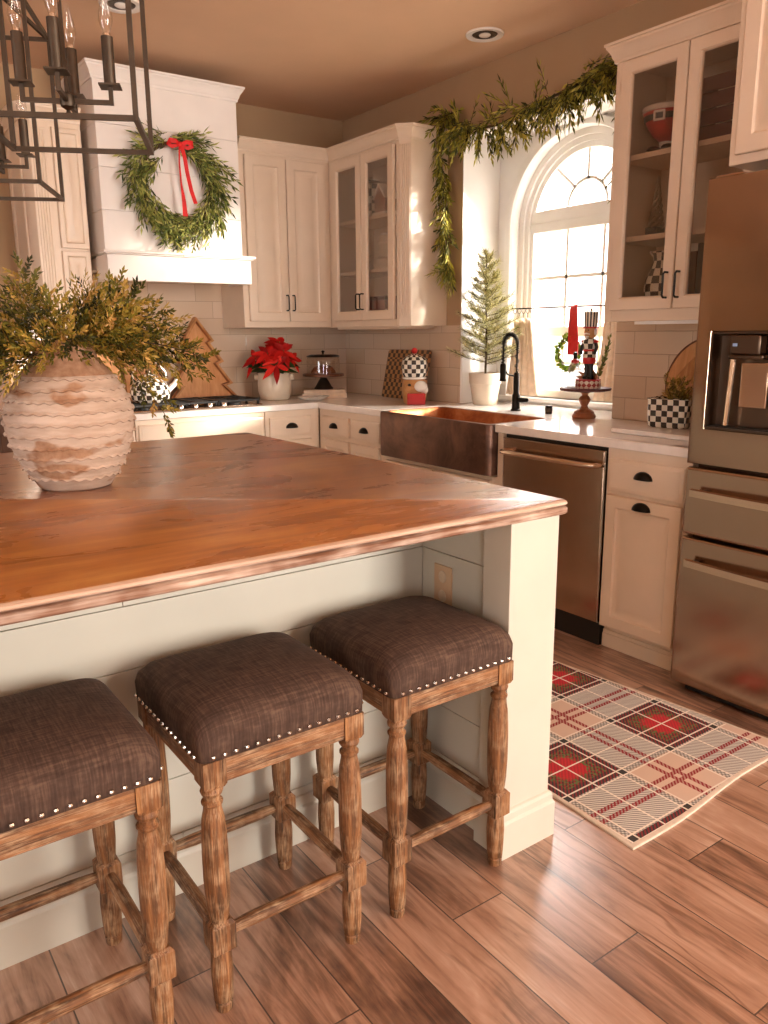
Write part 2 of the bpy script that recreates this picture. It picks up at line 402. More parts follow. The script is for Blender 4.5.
# ------------------------------------------------------------------ mesh building
class MB:
    def __init__(s): s.v = []; s.f = []; s.uv = []
    def add(s, verts, faces, uvs=None):
        o = len(s.v); s.v += [tuple(p) for p in verts]
        for i, f in enumerate(faces):
            s.f.append(tuple(o + k for k in f))
            s.uv.append(uvs[i] if uvs else [(0, 0)] * len(f))
        return s
    def box(s, x0, x1, y0, y1, z0, z1):
        x0, x1 = sorted((x0, x1)); y0, y1 = sorted((y0, y1)); z0, z1 = sorted((z0, z1))
        v = [(x0, y0, z0), (x1, y0, z0), (x1, y1, z0), (x0, y1, z0), (x0, y0, z1), (x1, y0, z1), (x1, y1, z1), (x0, y1, z1)]
        return s.add(v, [(0, 3, 2, 1), (4, 5, 6, 7), (0, 1, 5, 4), (1, 2, 6, 5), (2, 3, 7, 6), (3, 0, 4, 7)])
    def obox(s, c, U, V, N, a, b, d):
        c = Vector(c); U = Vector(U).normalized() * a; V = Vector(V).normalized() * b; N = Vector(N).normalized() * d
        v = [c + U * i + V * j + N * k for k in (-1, 1) for i, j in ((-1, -1), (1, -1), (1, 1), (-1, 1))]
        return s.add(v, [(0, 3, 2, 1), (4, 5, 6, 7), (0, 1, 5, 4), (1, 2, 6, 5), (2, 3, 7, 6), (3, 0, 4, 7)])
    def rings(s, loops, close=True, cap0=True, cap1=True, uv=None):
        n = len(loops[0]); v = [p for L in loops for p in L]; f = []; uvs = []
        for i in range(len(loops) - 1):
            for j in range(n if close else n - 1):
                k = (j + 1) % n
                f.append((i * n + j, i * n + k, (i + 1) * n + k, (i + 1) * n + j))
                uvs.append([(uv[0] * j / n, uv[1][i]), (uv[0] * (j + 1) / n, uv[1][i]), (uv[0] * (j + 1) / n, uv[1][i + 1]), (uv[0] * j / n, uv[1][i + 1])] if uv else [(0, 0)] * 4)
        if cap0: f.append(tuple(reversed(range(n)))); uvs.append([(0, 0)] * n)
        if cap1: f.append(tuple((len(loops) - 1) * n + j for j in range(n))); uvs.append([(0, 0)] * n)
        return s.add(v, f, uvs)
    def lathe(s, prof, c=(0, 0, 0), n=28, wob=None, cap=True, uvr=None, sy=1.0):
        loops = []; L = [0.0]
        for i in range(1, len(prof)): L.append(L[-1] + math.hypot(prof[i][0] - prof[i - 1][0], prof[i][1] - prof[i - 1][1]))
        for (r, z) in prof:
            r = max(r, 1e-4)
            loops.append([(c[0] + (r + (wob(a, z) if wob else 0)) * cos(a), c[1] + sy * (r + (wob(a, z) if wob else 0)) * sin(a), c[2] + z) for a in [2 * pi * j / n for j in range(n)]])
        uv = (uvr if uvr else 2 * pi * max(p[0] for p in prof), L)
        return s.rings(loops, True, cap, cap, uv)
    def tube(s, pts, r, n=8, cap=True, sq=False, flat=None):
        pts = [Vector(p) for p in pts]; loops = []
        if sq: n = 4
        up = None
        for i, p in enumerate(pts):
            a = pts[max(i - 1, 0)]; b = pts[min(i + 1, len(pts) - 1)]
            t = (b - a).normalized()
            if up is None:
                up = Vector((0, 0, 1)) if abs(t.z) < .9 else Vector((0, 1, 0))
            x = t.cross(up).normalized(); y = x.cross(t).normalized(); up = y
            rr = r[i] if isinstance(r, (list, tuple)) else r
            off = pi / 4 if sq else 0
            k = math.sqrt(2) if sq else 1
            loops.append([p + x * (rr * k * cos(off + 2 * pi * j / n)) + y * ((flat or 1) * rr * k * sin(off + 2 * pi * j / n)) for j in range(n)])
        return s.rings(loops, True, cap, cap)
    def ball(s, c, r, n=14, m=9, sc=(1, 1, 1)):
        prof = [(r * sin(pi * i / (m - 1)), -r * cos(pi * i / (m - 1))) for i in range(m)]
        loops = [[(c[0] + max(p[0], 1e-4) * sc[0] * cos(2 * pi * j / n), c[1] + max(p[0], 1e-4) * sc[1] * sin(2 * pi * j / n), c[2] + p[1] * sc[2]) for j in range(n)] for p in prof]
        return s.rings(loops)
    def prism(s, poly, fn, d0, d1):
        """poly in (u,v); fn(u,v,d) -> world point"""
        n = len(poly)
        a = [fn(u, v, d0) for u, v in poly]; b = [fn(u, v, d1) for u, v in poly]
        f = [tuple(reversed(range(n))), tuple(range(n, 2 * n))] + [(j, (j + 1) % n, n + (j + 1) % n, n + j) for j in range(n)]
        return s.add(a + b, f)
    def leaf(s, p, d, nrm, L, w, v, fold=.25):
        p = Vector(p); d = Vector(d).normalized(); nrm = Vector(nrm)
        side = d.cross(nrm)
        if side.length < 1e-3: side = d.cross(Vector((.3, .5, .8)))
        side.normalize(); nn = side.cross(d).normalized()
        a = p; m = p + d * L * .45 + nn * w * fold; b = p + d * L - nn * w * fold * .5
        l = p + d * L * .45 + side * w * .5; r = p + d * L * .45 - side * w * .5
        uv = [(v, 0)] * 3
        return s.add([a, l, b, r, m], [(0, 4, 1), (1, 4, 2), (0, 3, 4), (3, 2, 4)], [uv] * 4)
    def build(s, name, mat, parent=None, bevel=0, seg=2, ang=38, sub=0, local=False, recalc=True):
        off = Vector((0, 0, 0))
        if parent is not None and not local:
            q = parent
            while q is not None: off += q.location; q = q.parent
        me = bpy.data.meshes.new(name)
        me.from_pydata([(a - off.x, b - off.y, c - off.z) for a, b, c in s.v], [], s.f)
        uvl = me.uv_layers.new(name='UVMap')
        k = 0; flat = []
        for u in s.uv:
            for w in u: flat += [w[0], w[1]]
        uvl.data.foreach_set('uv', flat)
        me.materials.append(mat)
        if recalc:
            import bmesh
            bm = bmesh.new(); bm.from_mesh(me); bmesh.ops.recalc_face_normals(bm, faces=bm.faces); bm.to_mesh(me); bm.free()
        me.polygons.foreach_set('use_smooth', [True] * len(me.polygons))
        me.set_sharp_from_angle(angle=radians(ang))
        o = bpy.data.objects.new(name, me); COL.objects.link(o)
        if parent is not None: o.parent = parent
        if bevel:
            b = o.modifiers.new('bevel', 'BEVEL'); b.width = bevel; b.segments = seg; b.limit_method = 'ANGLE'; b.angle_limit = radians(40); b.harden_normals = False
        if sub:
            b = o.modifiers.new('subdivision', 'SUBSURF'); b.levels = sub; b.render_levels = sub
        return o

def tag(o, label, cat, group=None):
    o['label'] = label; o['category'] = cat
    if group: o['group'] = group
    return o
def thing(name, label, cat, loc=(0, 0, 0), group=None):
    o = bpy.data.objects.new(name, None); COL.objects.link(o); o.location = loc
    o.empty_display_size = .1
    return tag(o, label, cat, group)
def struct(name, mb, mat, parent=None, **kw):
    o = mb.build(name, mat, parent, **kw)
    if parent is None: o['kind'] = 'structure'
    return o
def dup(root, loc=None, label=None, rz=None, group=None):
    r = root.copy(); COL.objects.link(r)
    if loc is not None: r.location = loc
    if rz is not None: r.rotation_euler = (0, 0, rz)
    if label: r['label'] = label
    if group: r['group'] = group
    for ch in list(root.children):
        c = ch.copy(); COL.objects.link(c); c.parent = r
        for g in list(ch.children):
            d = g.copy(); COL.objects.link(d); d.parent = c
    return r

# local frames for cabinet fronts: fr(u, v, n) -> world; u along the face, v up, n out of the face
def frame_right(x):  return lambda u, v, n: (x - n, u, v)      # face looking to -X, u = world y
def frame_back(y):   return lambda u, v, n: (u, y - n, v)      # face looking to -Y, u = world x

def rect(fr, u0, u1, v0, v1, n): return [fr(u0, v0, n), fr(u1, v0, n), fr(u1, v1, n), fr(u0, v1, n)]
def panel_door(fr, u0, u1, v0, v1, t=.02, st=.055, name='door', parent=None, mat=None):
    prof = [(0, 0), (0, t - .003), (.003, t), (st - .006, t), (st, t - .007), (st + .006, t - .009), (st + .02, t - .009), (st + .042, t - .002), (st + .046, t - .001)]
    mb = MB(); mb.rings([rect(fr, u0 + i, u1 - i, v0 + i, v1 - i, n) for i, n in prof])
    return mb.build(name, mat or M['cab'], parent, ang=25)
def slab_front(fr, u0, u1, v0, v1, t=.02, name='drawer', parent=None):
    prof = [(0, 0), (0, t - .007), (.004, t - .004), (.012, t - .002), (.016, t), (.018, t)]
    mb = MB(); mb.rings([rect(fr, u0 + i, u1 - i, v0 + i, v1 - i, n) for i, n in prof])
    return mb.build(name, M['cab'], parent, ang=25)
def glass_door(fr, u0, u1, v0, v1, t=.02, st=.055, parent=None, name='door'):
    prof = [(0, 0), (0, t - .003), (.003, t), (st - .008, t), (st - .002, t - .006), (st, t - .012), (st, 0)]
    mb = MB(); mb.rings([rect(fr, u0 + i, u1 - i, v0 + i, v1 - i, n) for i, n in prof] + [rect(fr, u0, u1, v0, v1, 0)], cap0=False, cap1=False)
    d = mb.build(name, M['cab'], parent, ang=25)
    g = MB(); g.rings([rect(fr, u0 + st - .002, u1 - st + .002, v0 + st - .002, v1 - st + .002, n) for n in (.004, .007)])
    g.build('glass_pane', M['cabglass'], d)
    return d
def cup_pull(fr, u, v, n, parent, w=.043, h=.03, d=.024):
    mb = MB(); loops = []
    K = 12
    for i in range(K + 1):
        a = pi * i / K
        loops.append([fr(u + w * cos(a) * q, v - h * .3 + h * 1.1 * sin(a) * q, n + d * math.sqrt(max(0, 1 - q * q)) + .001) for q in (1.0, .92, .75, .5, .25, .02)])
    mb.rings(loops, close=False, cap0=False, cap1=False)
    mb.rings([[fr(u + w * cos(pi * i / K), v - h * .3 + h * 1.1 * sin(pi * i / K), k) for i in range(K + 1)] for k in (n, n + .0025)])
    o = mb.build('handle', M['pull'], parent)
    so = o.modifiers.new('solid', 'SOLIDIFY'); so.thickness = .0015
    return o
def bar_pull(fr, u, v0, v1, n, parent, r=.0045):
    mb = MB(); mb.tube([fr(u, v0, n), fr(u, v0, n + .022), fr(u, v0 + .008, n + .03), fr(u, v1 - .008, n + .03), fr(u, v1, n + .022), fr(u, v1, n)], r, 8)
    return mb.build('handle', M['pull'], parent)
def crown_profile(mb, pts, z0, prof):
    """pts = outline polyline of the cabinet top (world xy, open, outward = left of travel), prof = [(out, up)]"""
    P = [Vector((a, b)) for a, b in pts]; nrm = []
    for i in range(len(P)):
        ds = []
        if i > 0: ds.append((P[i] - P[i - 1]).normalized())
        if i < len(P) - 1: ds.append((P[i + 1] - P[i]).normalized())
        ns = [Vector((-d.y, d.x)) for d in ds]
        if len(ns) == 1: nrm.append(ns[0])
        else:
            m = (ns[0] + ns[1]); m.normalize(); nrm.append(m / max(.3, m.dot(ns[0])))
    loops = [[(P[i].x + nrm[i].x * o, P[i].y + nrm[i].y * o, z0 + u) for o, u in prof] for i in range(len(P))]
    mb.rings(loops, close=True, cap0=True, cap1=True)
    return mb
CROWN = [(a * .66, b) for a, b in [(0, 0), (.012, 0), (.014, .012), (.022, .018), (.028, .034), (.046, .052), (.052, .056), (.054, .064), (.062, .066), (.062, .076), (0, .076)]]
# ================================================================== SETTING
X0, Y0 = -3.0, -3.0
mb = MB(); mb.box(X0, 3.75, Y0, 5.15, -.05, 0); struct('floor', mb, M['floor'])
mb = MB(); mb.box(X0 - .15, 3.75, Y0 - .15, 5.2, CEIL, CEIL + .08); struct('ceiling', mb, M['ceil'])
mb = MB(); mb.box(X0 - .15, 3.75, BY, BY + .14, 0, CEIL); struct('wall_back', mb, M['wall'])
# right wall: solid parts around the window recess
NY0, NY1, NZ1, NX = 2.57, 3.73, 2.45, 3.57
mb = MB()
mb.box(WX, 3.75, NY1, BY, 0, CEIL); mb.box(WX, 3.75, Y0, NY0, 0, CEIL)
mb.box(WX, 3.75, NY0, NY1, NZ1, CEIL); mb.box(WX, 3.75, NY0, NY1, 0, .872)
struct('wall_right', mb, M['wall'])
# plaster back of the recess with the arched opening
AYC, AZS, AR, AZB = 3.13, 1.945, .48, .955
def archpath(r, zs=AZS, zb=AZB, n=28, yc=AYC):
    p = [(yc + r, zb), (yc + r, (zb + zs) / 2)]
    p += [(yc + r * cos(pi * i / n), zs + r * sin(pi * i / n)) for i in range(n + 1)]
    p += [(yc - r, (zb + zs) / 2), (yc - r, zb)]
    return p
def outer(y, z):
    dy, dz = y - AYC, z - AZS
    if z <= AZS: return (NY1 if dy > 0 else NY0, z)
    k = min((NY1 - AYC) / abs(dy) if abs(dy) > 1e-6 else 9e9, (NZ1 - AZS) / dz if dz > 1e-6 else 9e9)
    return (AYC + dy * k, AZS + dz * k)
ap = archpath(AR)
mb = MB()
mb.rings([[(3.75, *outer(y, z)) for y, z in ap], [(NX, *outer(y, z)) for y, z in ap], [(NX, y, z) for y, z in ap], [(3.75, y, z) for y, z in ap]], close=False, cap0=False, cap1=False)
for s in (1, -1):   # square the two upper corners
    ys = NY1 if s > 0 else NY0
    mb.box(NX, 3.75, ys - s * .001, ys, .914, NZ1)
mb.box(NX, 3.75, NY0, NY1, .872, AZB)
kk = [p for p in [outer(y, z) for y, z in ap]]
for i in range(len(kk) - 1):
    (ya, za), (yb, zb_) = kk[i], kk[i + 1]
    if abs(ya - yb) > 1e-4 and abs(za - zb_) > 1e-4:
        yc_ = NY1 if (ya + yb) / 2 > AYC else NY0
        mb.add([(NX, ya, za), (NX, yb, zb_), (NX, yc_, NZ1)], [(0, 1, 2)])
struct('trim_1', mb, M['white'])
# lining of the recess sides and soffit
mb = MB(); mb.box(WX - .002, NX, NY1 - .004, NY1 + .002, .914, NZ1); mb.box(WX - .002, NX, NY0 - .002, NY0 + .004, .914, NZ1); mb.box(WX - .002, NX, NY0, NY1, NZ1 - .004, NZ1 + .002)
struct('trim_2', mb, M['white'])
# raised casing bead round the arch
mb = MB()
mb.rings([[(NX - .001 - d, yy, zz) for yy, zz in archpath(AR + o)] for o, d in ((.05, 0), (.048, .012), (.03, .016), (.004, .012), (0, 0))], close=False, cap0=False, cap1=False)
struct('trim_3', mb, M['white'])

# window above the sink
GX = 3.68
wf = MB()
def bar(mb, pts, w, x0, x1):
    """flat bar in the window plane following (y,z) points, constant width w"""
    L = []
    P = [Vector(p) for p in pts]
    for i, p in enumerate(P):
        t = (P[min(i + 1, len(P) - 1)] - P[max(i - 1, 0)]).normalized(); n = Vector((-t.y, t.x)) * w / 2
        L.append([(x0, p.x + n.x, p.y + n.y), (x0, p.x - n.x, p.y - n.y), (x1, p.x - n.x, p.y - n.y), (x1, p.x + n.x, p.y + n.y)])
    mb.rings(L)
for (o0, o1, xa, xb) in ((0, .035, 3.63, 3.72), (.035, .065, 3.645, 3.72), (.065, .095, 3.66, 3.715)):
    a, b = archpath(AR - o0), archpath(AR - o1)
    wf.rings([[(xa, y, z) for y, z in a], [(xa, y, z) for y, z in b], [(xb, y, z) for y, z in b]], close=False, cap0=False, cap1=False)
wf.box(3.656, 3.72, AYC - .405, AYC + .405, 1.969, 2.035)          # transom
wf.box(3.64, 3.72, AYC - .45, AYC + .45, AZB, 1.0)                # bottom rail
wf.box(3.655, 3.715, AYC - .40, AYC + .40, 1.915, 1.968)
wf.box(3.655, 3.715, AYC - .40, AYC + .40, 1.315, 1.37)           # meeting rail
window = struct('window_1', wf, M['white'], ang=30)
mt = MB()
for yy in (3.262, 2.998): mt.box(GX - .008, GX + .008, yy - .009, yy + .009, .99, 1.93)
for zz in (1.654, 1.16): mt.box(GX - .008, GX + .008, AYC - .40, AYC + .40, zz - .009, zz + .009)
bar(mt, [(AYC, 2.17), (AYC, 2.41)], .018, GX - .008, GX + .008)
bar(mt, [(AYC + .14 * cos(pi * i / 16), 2.035 + .14 * sin(pi * i / 16)) for i in range(17)], .018, GX - .008, GX + .008)
for a in (48, 132): bar(mt, [(AYC + .14 * cos(radians(a)), 2.035 + .14 * sin(radians(a))), (AYC + .42 * cos(radians(a)), 2.0 + .40 * sin(radians(a)))], .018, GX - .008, GX + .008)
mtb = mt.build('muntin', M['white'], window)
gp = MB(); g = archpath(AR - .06, AZS, 1.0)
gp.add([(GX, y, z) for y, z in g], [tuple(range(len(g)))]); gp.build('glass_pane', M['glass'], window)
mb = MB(); mb.box(NX - .02, 3.66, AYC - .56, AYC + .56, AZB - .028, AZB); struct('trim_4', mb, M['white'], bevel=.004)

# the other two walls, unseen, with openings added for the fill light
def wall_with_openings(name, axis, pos, thick, a0, a1, ops):
    mb = MB()
    def bx(u0, u1, z0, z1):
        if axis == 'y': mb.box(u0, u1, pos - thick, pos, z0, z1)
        else: mb.box(pos - thick, pos, u0, u1, z0, z1)
    last = a0
    for (u0, u1, z0, z1) in ops:
        bx(last, u0, 0, CEIL); bx(u0, u1, 0, z0); bx(u0, u1, z1, CEIL); last = u1
    bx(last, a1, 0, CEIL)
    return struct(name, mb, M['wall'])
wall_with_openings('wall_rear', 'y', Y0, .12, X0, 3.75, [(-2.1, -1.1, .55, 2.25), (1.65, 3.25, .55, 2.45)])
wall_with_openings('wall_left', 'x', X0, .12, Y0, BY, [(.9, 2.3, .9, 2.2)])

# tiles, glued to the walls
mb = MB(); mb.box(1.0, WX - .0085, BY - .008, BY, CT, 1.385); struct('trim_5', mb, M['tileb'])
mb = MB(); mb.box(1.36, 2.30, BY - .008, BY, 1.385, 1.70); struct('trim_6', mb, M['tileb'])
mb = MB(); mb.box(WX - .008, WX, NY1, BY - .008, CT, 1.385); struct('trim_7', mb, M['tiler'])
mb = MB(); mb.box(WX - .008, WX, 1.60, NY0, CT, 1.385); struct('trim_8', mb, M['tiler'])
# tiled side of the recess above the worktop
mb = MB(); mb.box(WX, NX - .001, NY1 - .012, NY1 - .004, CT, 1.385); struct('trim_9', mb, M['white'])

# brown panelled door on the back wall, left of the cabinets
fb = frame_back(BY)
mb = MB(); mb.rings([rect(fb, .03, .86, .0, 2.06, n) for n in (0, .035)])
dr = struct('door_1', mb, M['door_wood'])
for z0, z1 in ((.2, .95), (1.1, 1.9)):
    for a, b in ((.12, .40), (.48, .77)):
        q = MB(); q.rings([rect(fb, a + i, b - i, z0 + i, z1 - i, n) for i, n in ((0, .035), (.01, .043), (.02, .037), (.05, .037), (.07, .043))], cap0=False)
        q.build('door_panel', M['door_wood'], dr, ang=25)
mb = MB()
mb.box(-.05, .03, BY - .05, BY, 0, 2.14); mb.box(.86, .94, BY - .05, BY, 0, 2.14); mb.box(.03, .86, BY - .05, BY, 2.06, 2.14)
struct('trim_10', mb, M['door_wood'], bevel=.006)

# house next door, seen through the window
nh = thing('neighbour_house', 'pale house wall washed out by daylight, seen through the arched window', 'building', (8.5, 8, 0))
mb = MB(); mb.box(8.5, 12, 3.2, 15, 0, 4.6); mb.build('wall', M['siding'], nh)
mb = MB(); mb.prism([(7.9, 4.5), (12.6, 4.5), (10.2, 6.4)], lambda u, v, d: (u, d, v), 2.9, 15.3); mb.build('roof', M['maroon'], nh)
lawn = MB(); lawn.box(3.9, 16, -8, 18, -.3, -.02); lawn = lawn.build('lawn', paint('pale_winter_lawn', '#b9ae92', .95, .15, 3)); lawn['kind'] = 'structure'

# recessed ceiling lights
def can_light(x, y, label):
    t = thing('recessed_ceiling_light', label, 'ceiling light', (x, y, CEIL), 'recessed ceiling lights')
    mb = MB(); mb.lathe([(.062, -.001), (.066, -.006), (.092, -.008), (.096, -.003), (.096, 0.0), (.062, 0.0)], (x, y, CEIL), 36, cap=False); mb.build('trim_ring', M['whitecer'], t)
    mb = MB(); mb.lathe([(.064, -.0015), (.060, -.004), (.05, -.0045)], (x, y, CEIL), 32, cap=False)
    mb.lathe([(.05, -.004), (.03, -.0022), (.0, -.002)], (x, y, CEIL), 32, cap=False); mb.build('baffle', M['iron'], t)
    mb = MB(); mb.ball((x, y, CEIL - .006), .03, sc=(1, 1, .3)); mb.build('lamp', M['whitecer'], t)
can_light(2.97, 3.231, 'round recessed ceiling light with dark inner ring near the window wall')
can_light(1.366, 3.877, 'round recessed ceiling light above the range hood, behind the lantern frame')

# ================================================================== WORKTOP AND BASE CABINETS
poly = [(1.0, BY - .008), (1.0, CY), (CX, CY), (CX, 3.656), (3.065, 3.656), (3.065, 2.744), (CX, 2.744), (CX, 1.69), (WX - .008, 1.69), (WX - .008, NY0), (WX, NY0 + .005), (NX - .001, NY0 + .005), (NX - .001, NY1 - .013), (WX - .008, NY1 - .013), (WX - .008, BY - .008)]
mb = MB(); mb.prism(poly, lambda u, v, d: (u, v, d), .876, CT)
tag(mb.build('worktop', M['quartz'], bevel=.004, ang=30), 'pale polished quartz worktop running along both walls and into the window recess', 'worktop')

fR, fB = frame_right(FX), frame_back(FY)
def base_right(name, label, y0, y1, parts, toe=True, foot=False):
    t = thing(name, label, 'cabinet', (FX + .3, (y0 + y1) / 2, 0), 'base cabinets')
    mb = MB(); mb.box(FX, WX - .01, y0 + .001, y1 - .001, .10, .8755); mb.build('body', M['cab'], t, bevel=.002)
    mb = MB()
    if foot:
        mb.box(FX + .035, FX + .3, y0 + .002, y1 - .002, 0, .10); mb.box(FX + .022, FX + .035, y0 + .002, y1 - .002, 0, .062); mb.box(FX + .027, FX + .036, y0 + .002, y1 - .002, .06, .078)
    else: mb.box(FX + .06, FX + .3, y0 + .001, y1 - .001, 0, .10)
    mb.build('toe_kick', M['cab'], t, bevel=.003)
    parts(t); return t
def p(t):
    for a, b in ((3.70, 3.995), (4.025, 4.335)):
        d = slab_front(fR, a, b, .715, .835, parent=t); cup_pull(fR, (a + b) / 2, .775, .02, d)
        panel_door(fR, a, b, .115, .69, parent=t)
base_right('base_cabinet', 'cream base cabinet with two small drawers left of the copper sink', 3.66, 4.381, p)
def p(t):
    for a, b in ((2.775, 3.195), (3.205, 3.64)):
        panel_door(fR, a, b, .115, .635, parent=t)
t = thing('base_cabinet', 'cream sink cabinet directly under the copper apron sink', 'cabinet', (FX + .3, 3.2, 0), 'base cabinets')
mb = MB(); mb.box(FX, WX - .01, 2.708, 3.659, .10, .655); mb.box(FX, WX - .01, 2.708, 2.741, .655, .8755); mb.build('body', M['cab'], t, bevel=.002)
mb = MB(); mb.box(FX + .06, FX + .3, 2.708, 3.659, 0, .10); mb.build('toe_kick', M['cab'], t)
p(t)
def p(t):
    d = slab_front(fR, 1.722, 2.075, .700, .832, parent=t); cup_pull(fR, 1.90, .775, .02, d)
    d = panel_door(fR, 1.722, 2.075, .112, .682, parent=t); cup_pull(fR, 1.90, .650, .02, d)
base_right('base_cabinet', 'cream base cabinet with one drawer over one door between dishwasher and refrigerator', 1.70, 2.092, p, foot=True)
def base_back(label, x0, x1, parts):
    t = thing('base_cabinet', label, 'cabinet', ((x0 + x1) / 2, FY + .3, 0), 'base cabinets')
    mb = MB(); mb.box(x0 + .001, x1 - .001, FY, BY - .01, .10, .8755); mb.build('body', M['cab'], t, bevel=.002)
    mb = MB(); mb.box(x0 + .001, x1 - .001, FY + .06, FY + .3, 0, .10); mb.build('toe_kick', M['cab'], t)
    parts(t)
def p(t):
    d = slab_front(fB, 2.29, 2.585, .715, .835, parent=t); cup_pull(fB, 2.44, .775, .02, d)
    panel_door(fB, 2.29, 2.585, .115, .69, parent=t)
base_back('cream base cabinet with a single drawer, in the corner right of the cooktop', 2.262, 2.652, p)
def p(t):
    slab_front(fB, 1.47, 2.245, .70, .85, parent=t)
    panel_door(fB, 1.47, 1.85, .115, .68, parent=t); panel_door(fB, 1.865, 2.245, .115, .68, parent=t)
base_back('white base cabinet with wide false drawer front directly below the cooktop', 1.455, 2.26, p)
def p(t):
    d = slab_front(fB, 1.02, 1.44, .715, .85, parent=t); cup_pull(fB, 1.23, .775, .02, d); panel_door(fB, 1.02, 1.44, .115, .69, parent=t)
base_back('white base cabinet at the left end of the back run, behind the vase', 1.0, 1.453, p)

# apron sink
t = thing('apron_sink', 'copper farmhouse sink with dark patina apron under the arched window', 'sink', (2.83, 3.2, .68))
YA, YB = 2.748, 3.652
mb = MB()
def srect(x0, x1, y0, y1, z, r=.02):
    L = []
    for cx_, cy_, a0 in ((x1 - r, y1 - r, 0), (x0 + r, y1 - r, 90), (x0 + r, y0 + r, 180), (x1 - r, y0 + r, 270)):
        for k in range(5):
            a = radians(a0 + 22.5 * k); L.append((cx_ + r * cos(a), cy_ + r * sin(a), z))
    return L
mb.rings([srect(2.603, 3.06, YA, YB, .665, .03), srect(2.6, 3.063, YA, YB, .675, .03), srect(2.6, 3.063, YA, YB, .902, .03), srect(2.603, 3.06, YA + .003, YB - .003, .912, .028)], cap1=False)
mb.rings([srect(2.603, 3.06, YA + .003, YB - .003, .912, .028), srect(2.613, 3.05, YA + .013, YB - .013, .914, .026), srect(2.634, 3.035, YA + .03, YB - .03, .912, .03)], cap0=False, cap1=False)
ap_ = mb.build('apron', M['copper_out'], t, ang=50)
mb = MB(); mb.rings([srect(2.634, 3.035, YA + .03, YB - .03, .912, .03), srect(2.64, 3.03, YA + .036, YB - .036, .90, .04), srect(2.65, 3.02, YA + .046, YB - .046, .72, .05), srect(2.68, 2.99, YA + .08, YB - .08, .695, .05)], cap0=False)
mb.build('basin', M['copper_in'], t, ang=50, recalc=False)
mb = MB(); mb.lathe([(.0, .004), (.03, .004), (.045, .006), (.045, .001)], (2.83, 3.2, .695), 20); mb.build('drain', M['pull'], t)

# dishwasher
t = thing('dishwasher', 'stainless dishwasher with bar handle between the sink and the cream door cabinet', 'dishwasher', (2.9, 2.4, 0))
DX = FX - .005
mb = MB(); mb.box(FX + .02, WX - .03, 2.096, 2.704, .10, .872); mb.box(FX + .01, FX + .3, 2.096, 2.704, .0, .10); mb.build('tub', M['black'], t)
mb = MB(); mb.box(DX, FX + .02, 2.106, 2.694, .105, .79); mb.build('door', M['steel'], t, bevel=.004)
mb = MB(); mb.box(DX - .001, FX + .02, 2.106, 2.694, .793, .857); mb.build('control_strip', M['steel'], t, bevel=.004)
mb = MB()
pts = [(DX - .002, 2.675, .795), (DX - .04, 2.668, .795), (DX - .05, 2.63, .795)] + [(DX - .05 - .006 * sin(pi * i / 8), 2.63 - .46 * i / 8, .795) for i in range(1, 8)] + [(DX - .05, 2.17, .795), (DX - .04, 2.132, .795), (DX - .002, 2.125, .795)]
mb.tube(pts, .012, 10); mb.build('handle', M['steelh'], t)
for ya in (2.0995, 2.6945):
    mb = MB(); mb.box(DX + .002, DX + .006, ya, ya + .006, .105, .857); mb.build('edge_trim', M['chrome'], t)

# refrigerator
RX, RY1, RY0 = 2.55, 1.664, .76
t = thing('refrigerator', 'brown-toned stainless french door refrigerator with water dispenser', 'refrigerator', (2.9, 1.2, 0))
mb = MB(); mb.box(RX + .07, 3.24, RY0 + .005, RY1 - .005, .045, 1.82); mb.box(RX + .1, 3.2, RY0 + .03, RY1 - .04, .0, .045); mb.build('cabinet_body', M['dark_steel'], t, bevel=.004)
mid = (RY0 + RY1) / 2
DY0, DY1, DZ0, DZ1 = 1.335, 1.602, 1.005, 1.335
def fbox(name, y0, y1, z0, z1, parent=t):
    mb = MB(); mb.box(RX, RX + .068, y0, y1, z0, z1); return mb.build(name, M['steel'], parent, bevel=.012, seg=4)
fbox('door', RY0, mid - .003, .872, 1.838)
# left door with dispenser opening
mb = MB(); X_ = RX
prof = [(0, 0, RX + .068), (0, 0, RX + .012), (.004, .004, RX + .003), (.012, .012, RX)]
o = lambda i, x: [(x, mid + .003 + i, .872 + i), (x, RY1 - i, .872 + i), (x, RY1 - i, 1.838 - i), (x, mid + .003 + i, 1.838 - i)]
inn = lambda x, e=0: [(x, DY0 - e, DZ0 - e), (x, DY1 + e, DZ0 - e), (x, DY1 + e, DZ1 + e), (x, DY0 - e, DZ1 + e)]
mb.rings([o(0, RX + .068), o(0, RX + .012), o(.004, RX + .003), o(.012, RX), inn(RX, .004), inn(RX + .006, 0), inn(RX + .05, 0)], cap1=False)
ld = mb.build('door', M['steel'], t, ang=30)
mb = MB(); mb.add(inn(RX + .048), [(0, 1, 2, 3)])
mb.rings([inn(RX + .0495), inn(RX + .004, .001), inn(RX + .001, .001), inn(RX + .001, -.006), inn(RX + .0495, -.012)], cap0=False, cap1=False)
mb.build('dispenser_recess', M['dark_steel'], ld)
mb = MB(); mb.box(RX - .004, RX + .04, 1.425, 1.53, 1.262, 1.325); mb.box(RX + .004, RX + .04, 1.415, 1.54, 1.245, 1.262); mb.build('dispenser_control', M['dark_steel'], ld, bevel=.006)
mb = MB(); mb.box(RX - .0055, RX - .0035, 1.503, 1.519, 1.288, 1.298); mb.build('indicator', paint('pale_blue_display', '#9db8dc', .3), ld)
mb = MB(); mb.box(RX + .012, RX + .02, 1.395, 1.492, 1.085, 1.235); mb.build('paddle', M['steelh'], ld, bevel=.004)
mb = MB(); mb.tube([(RX + .012, 1.522, 1.245), (RX + .014, 1.526, 1.14), (RX + .016, 1.532, 1.02)], .009, 8); mb.build('water_chute', M['steelh'], ld)
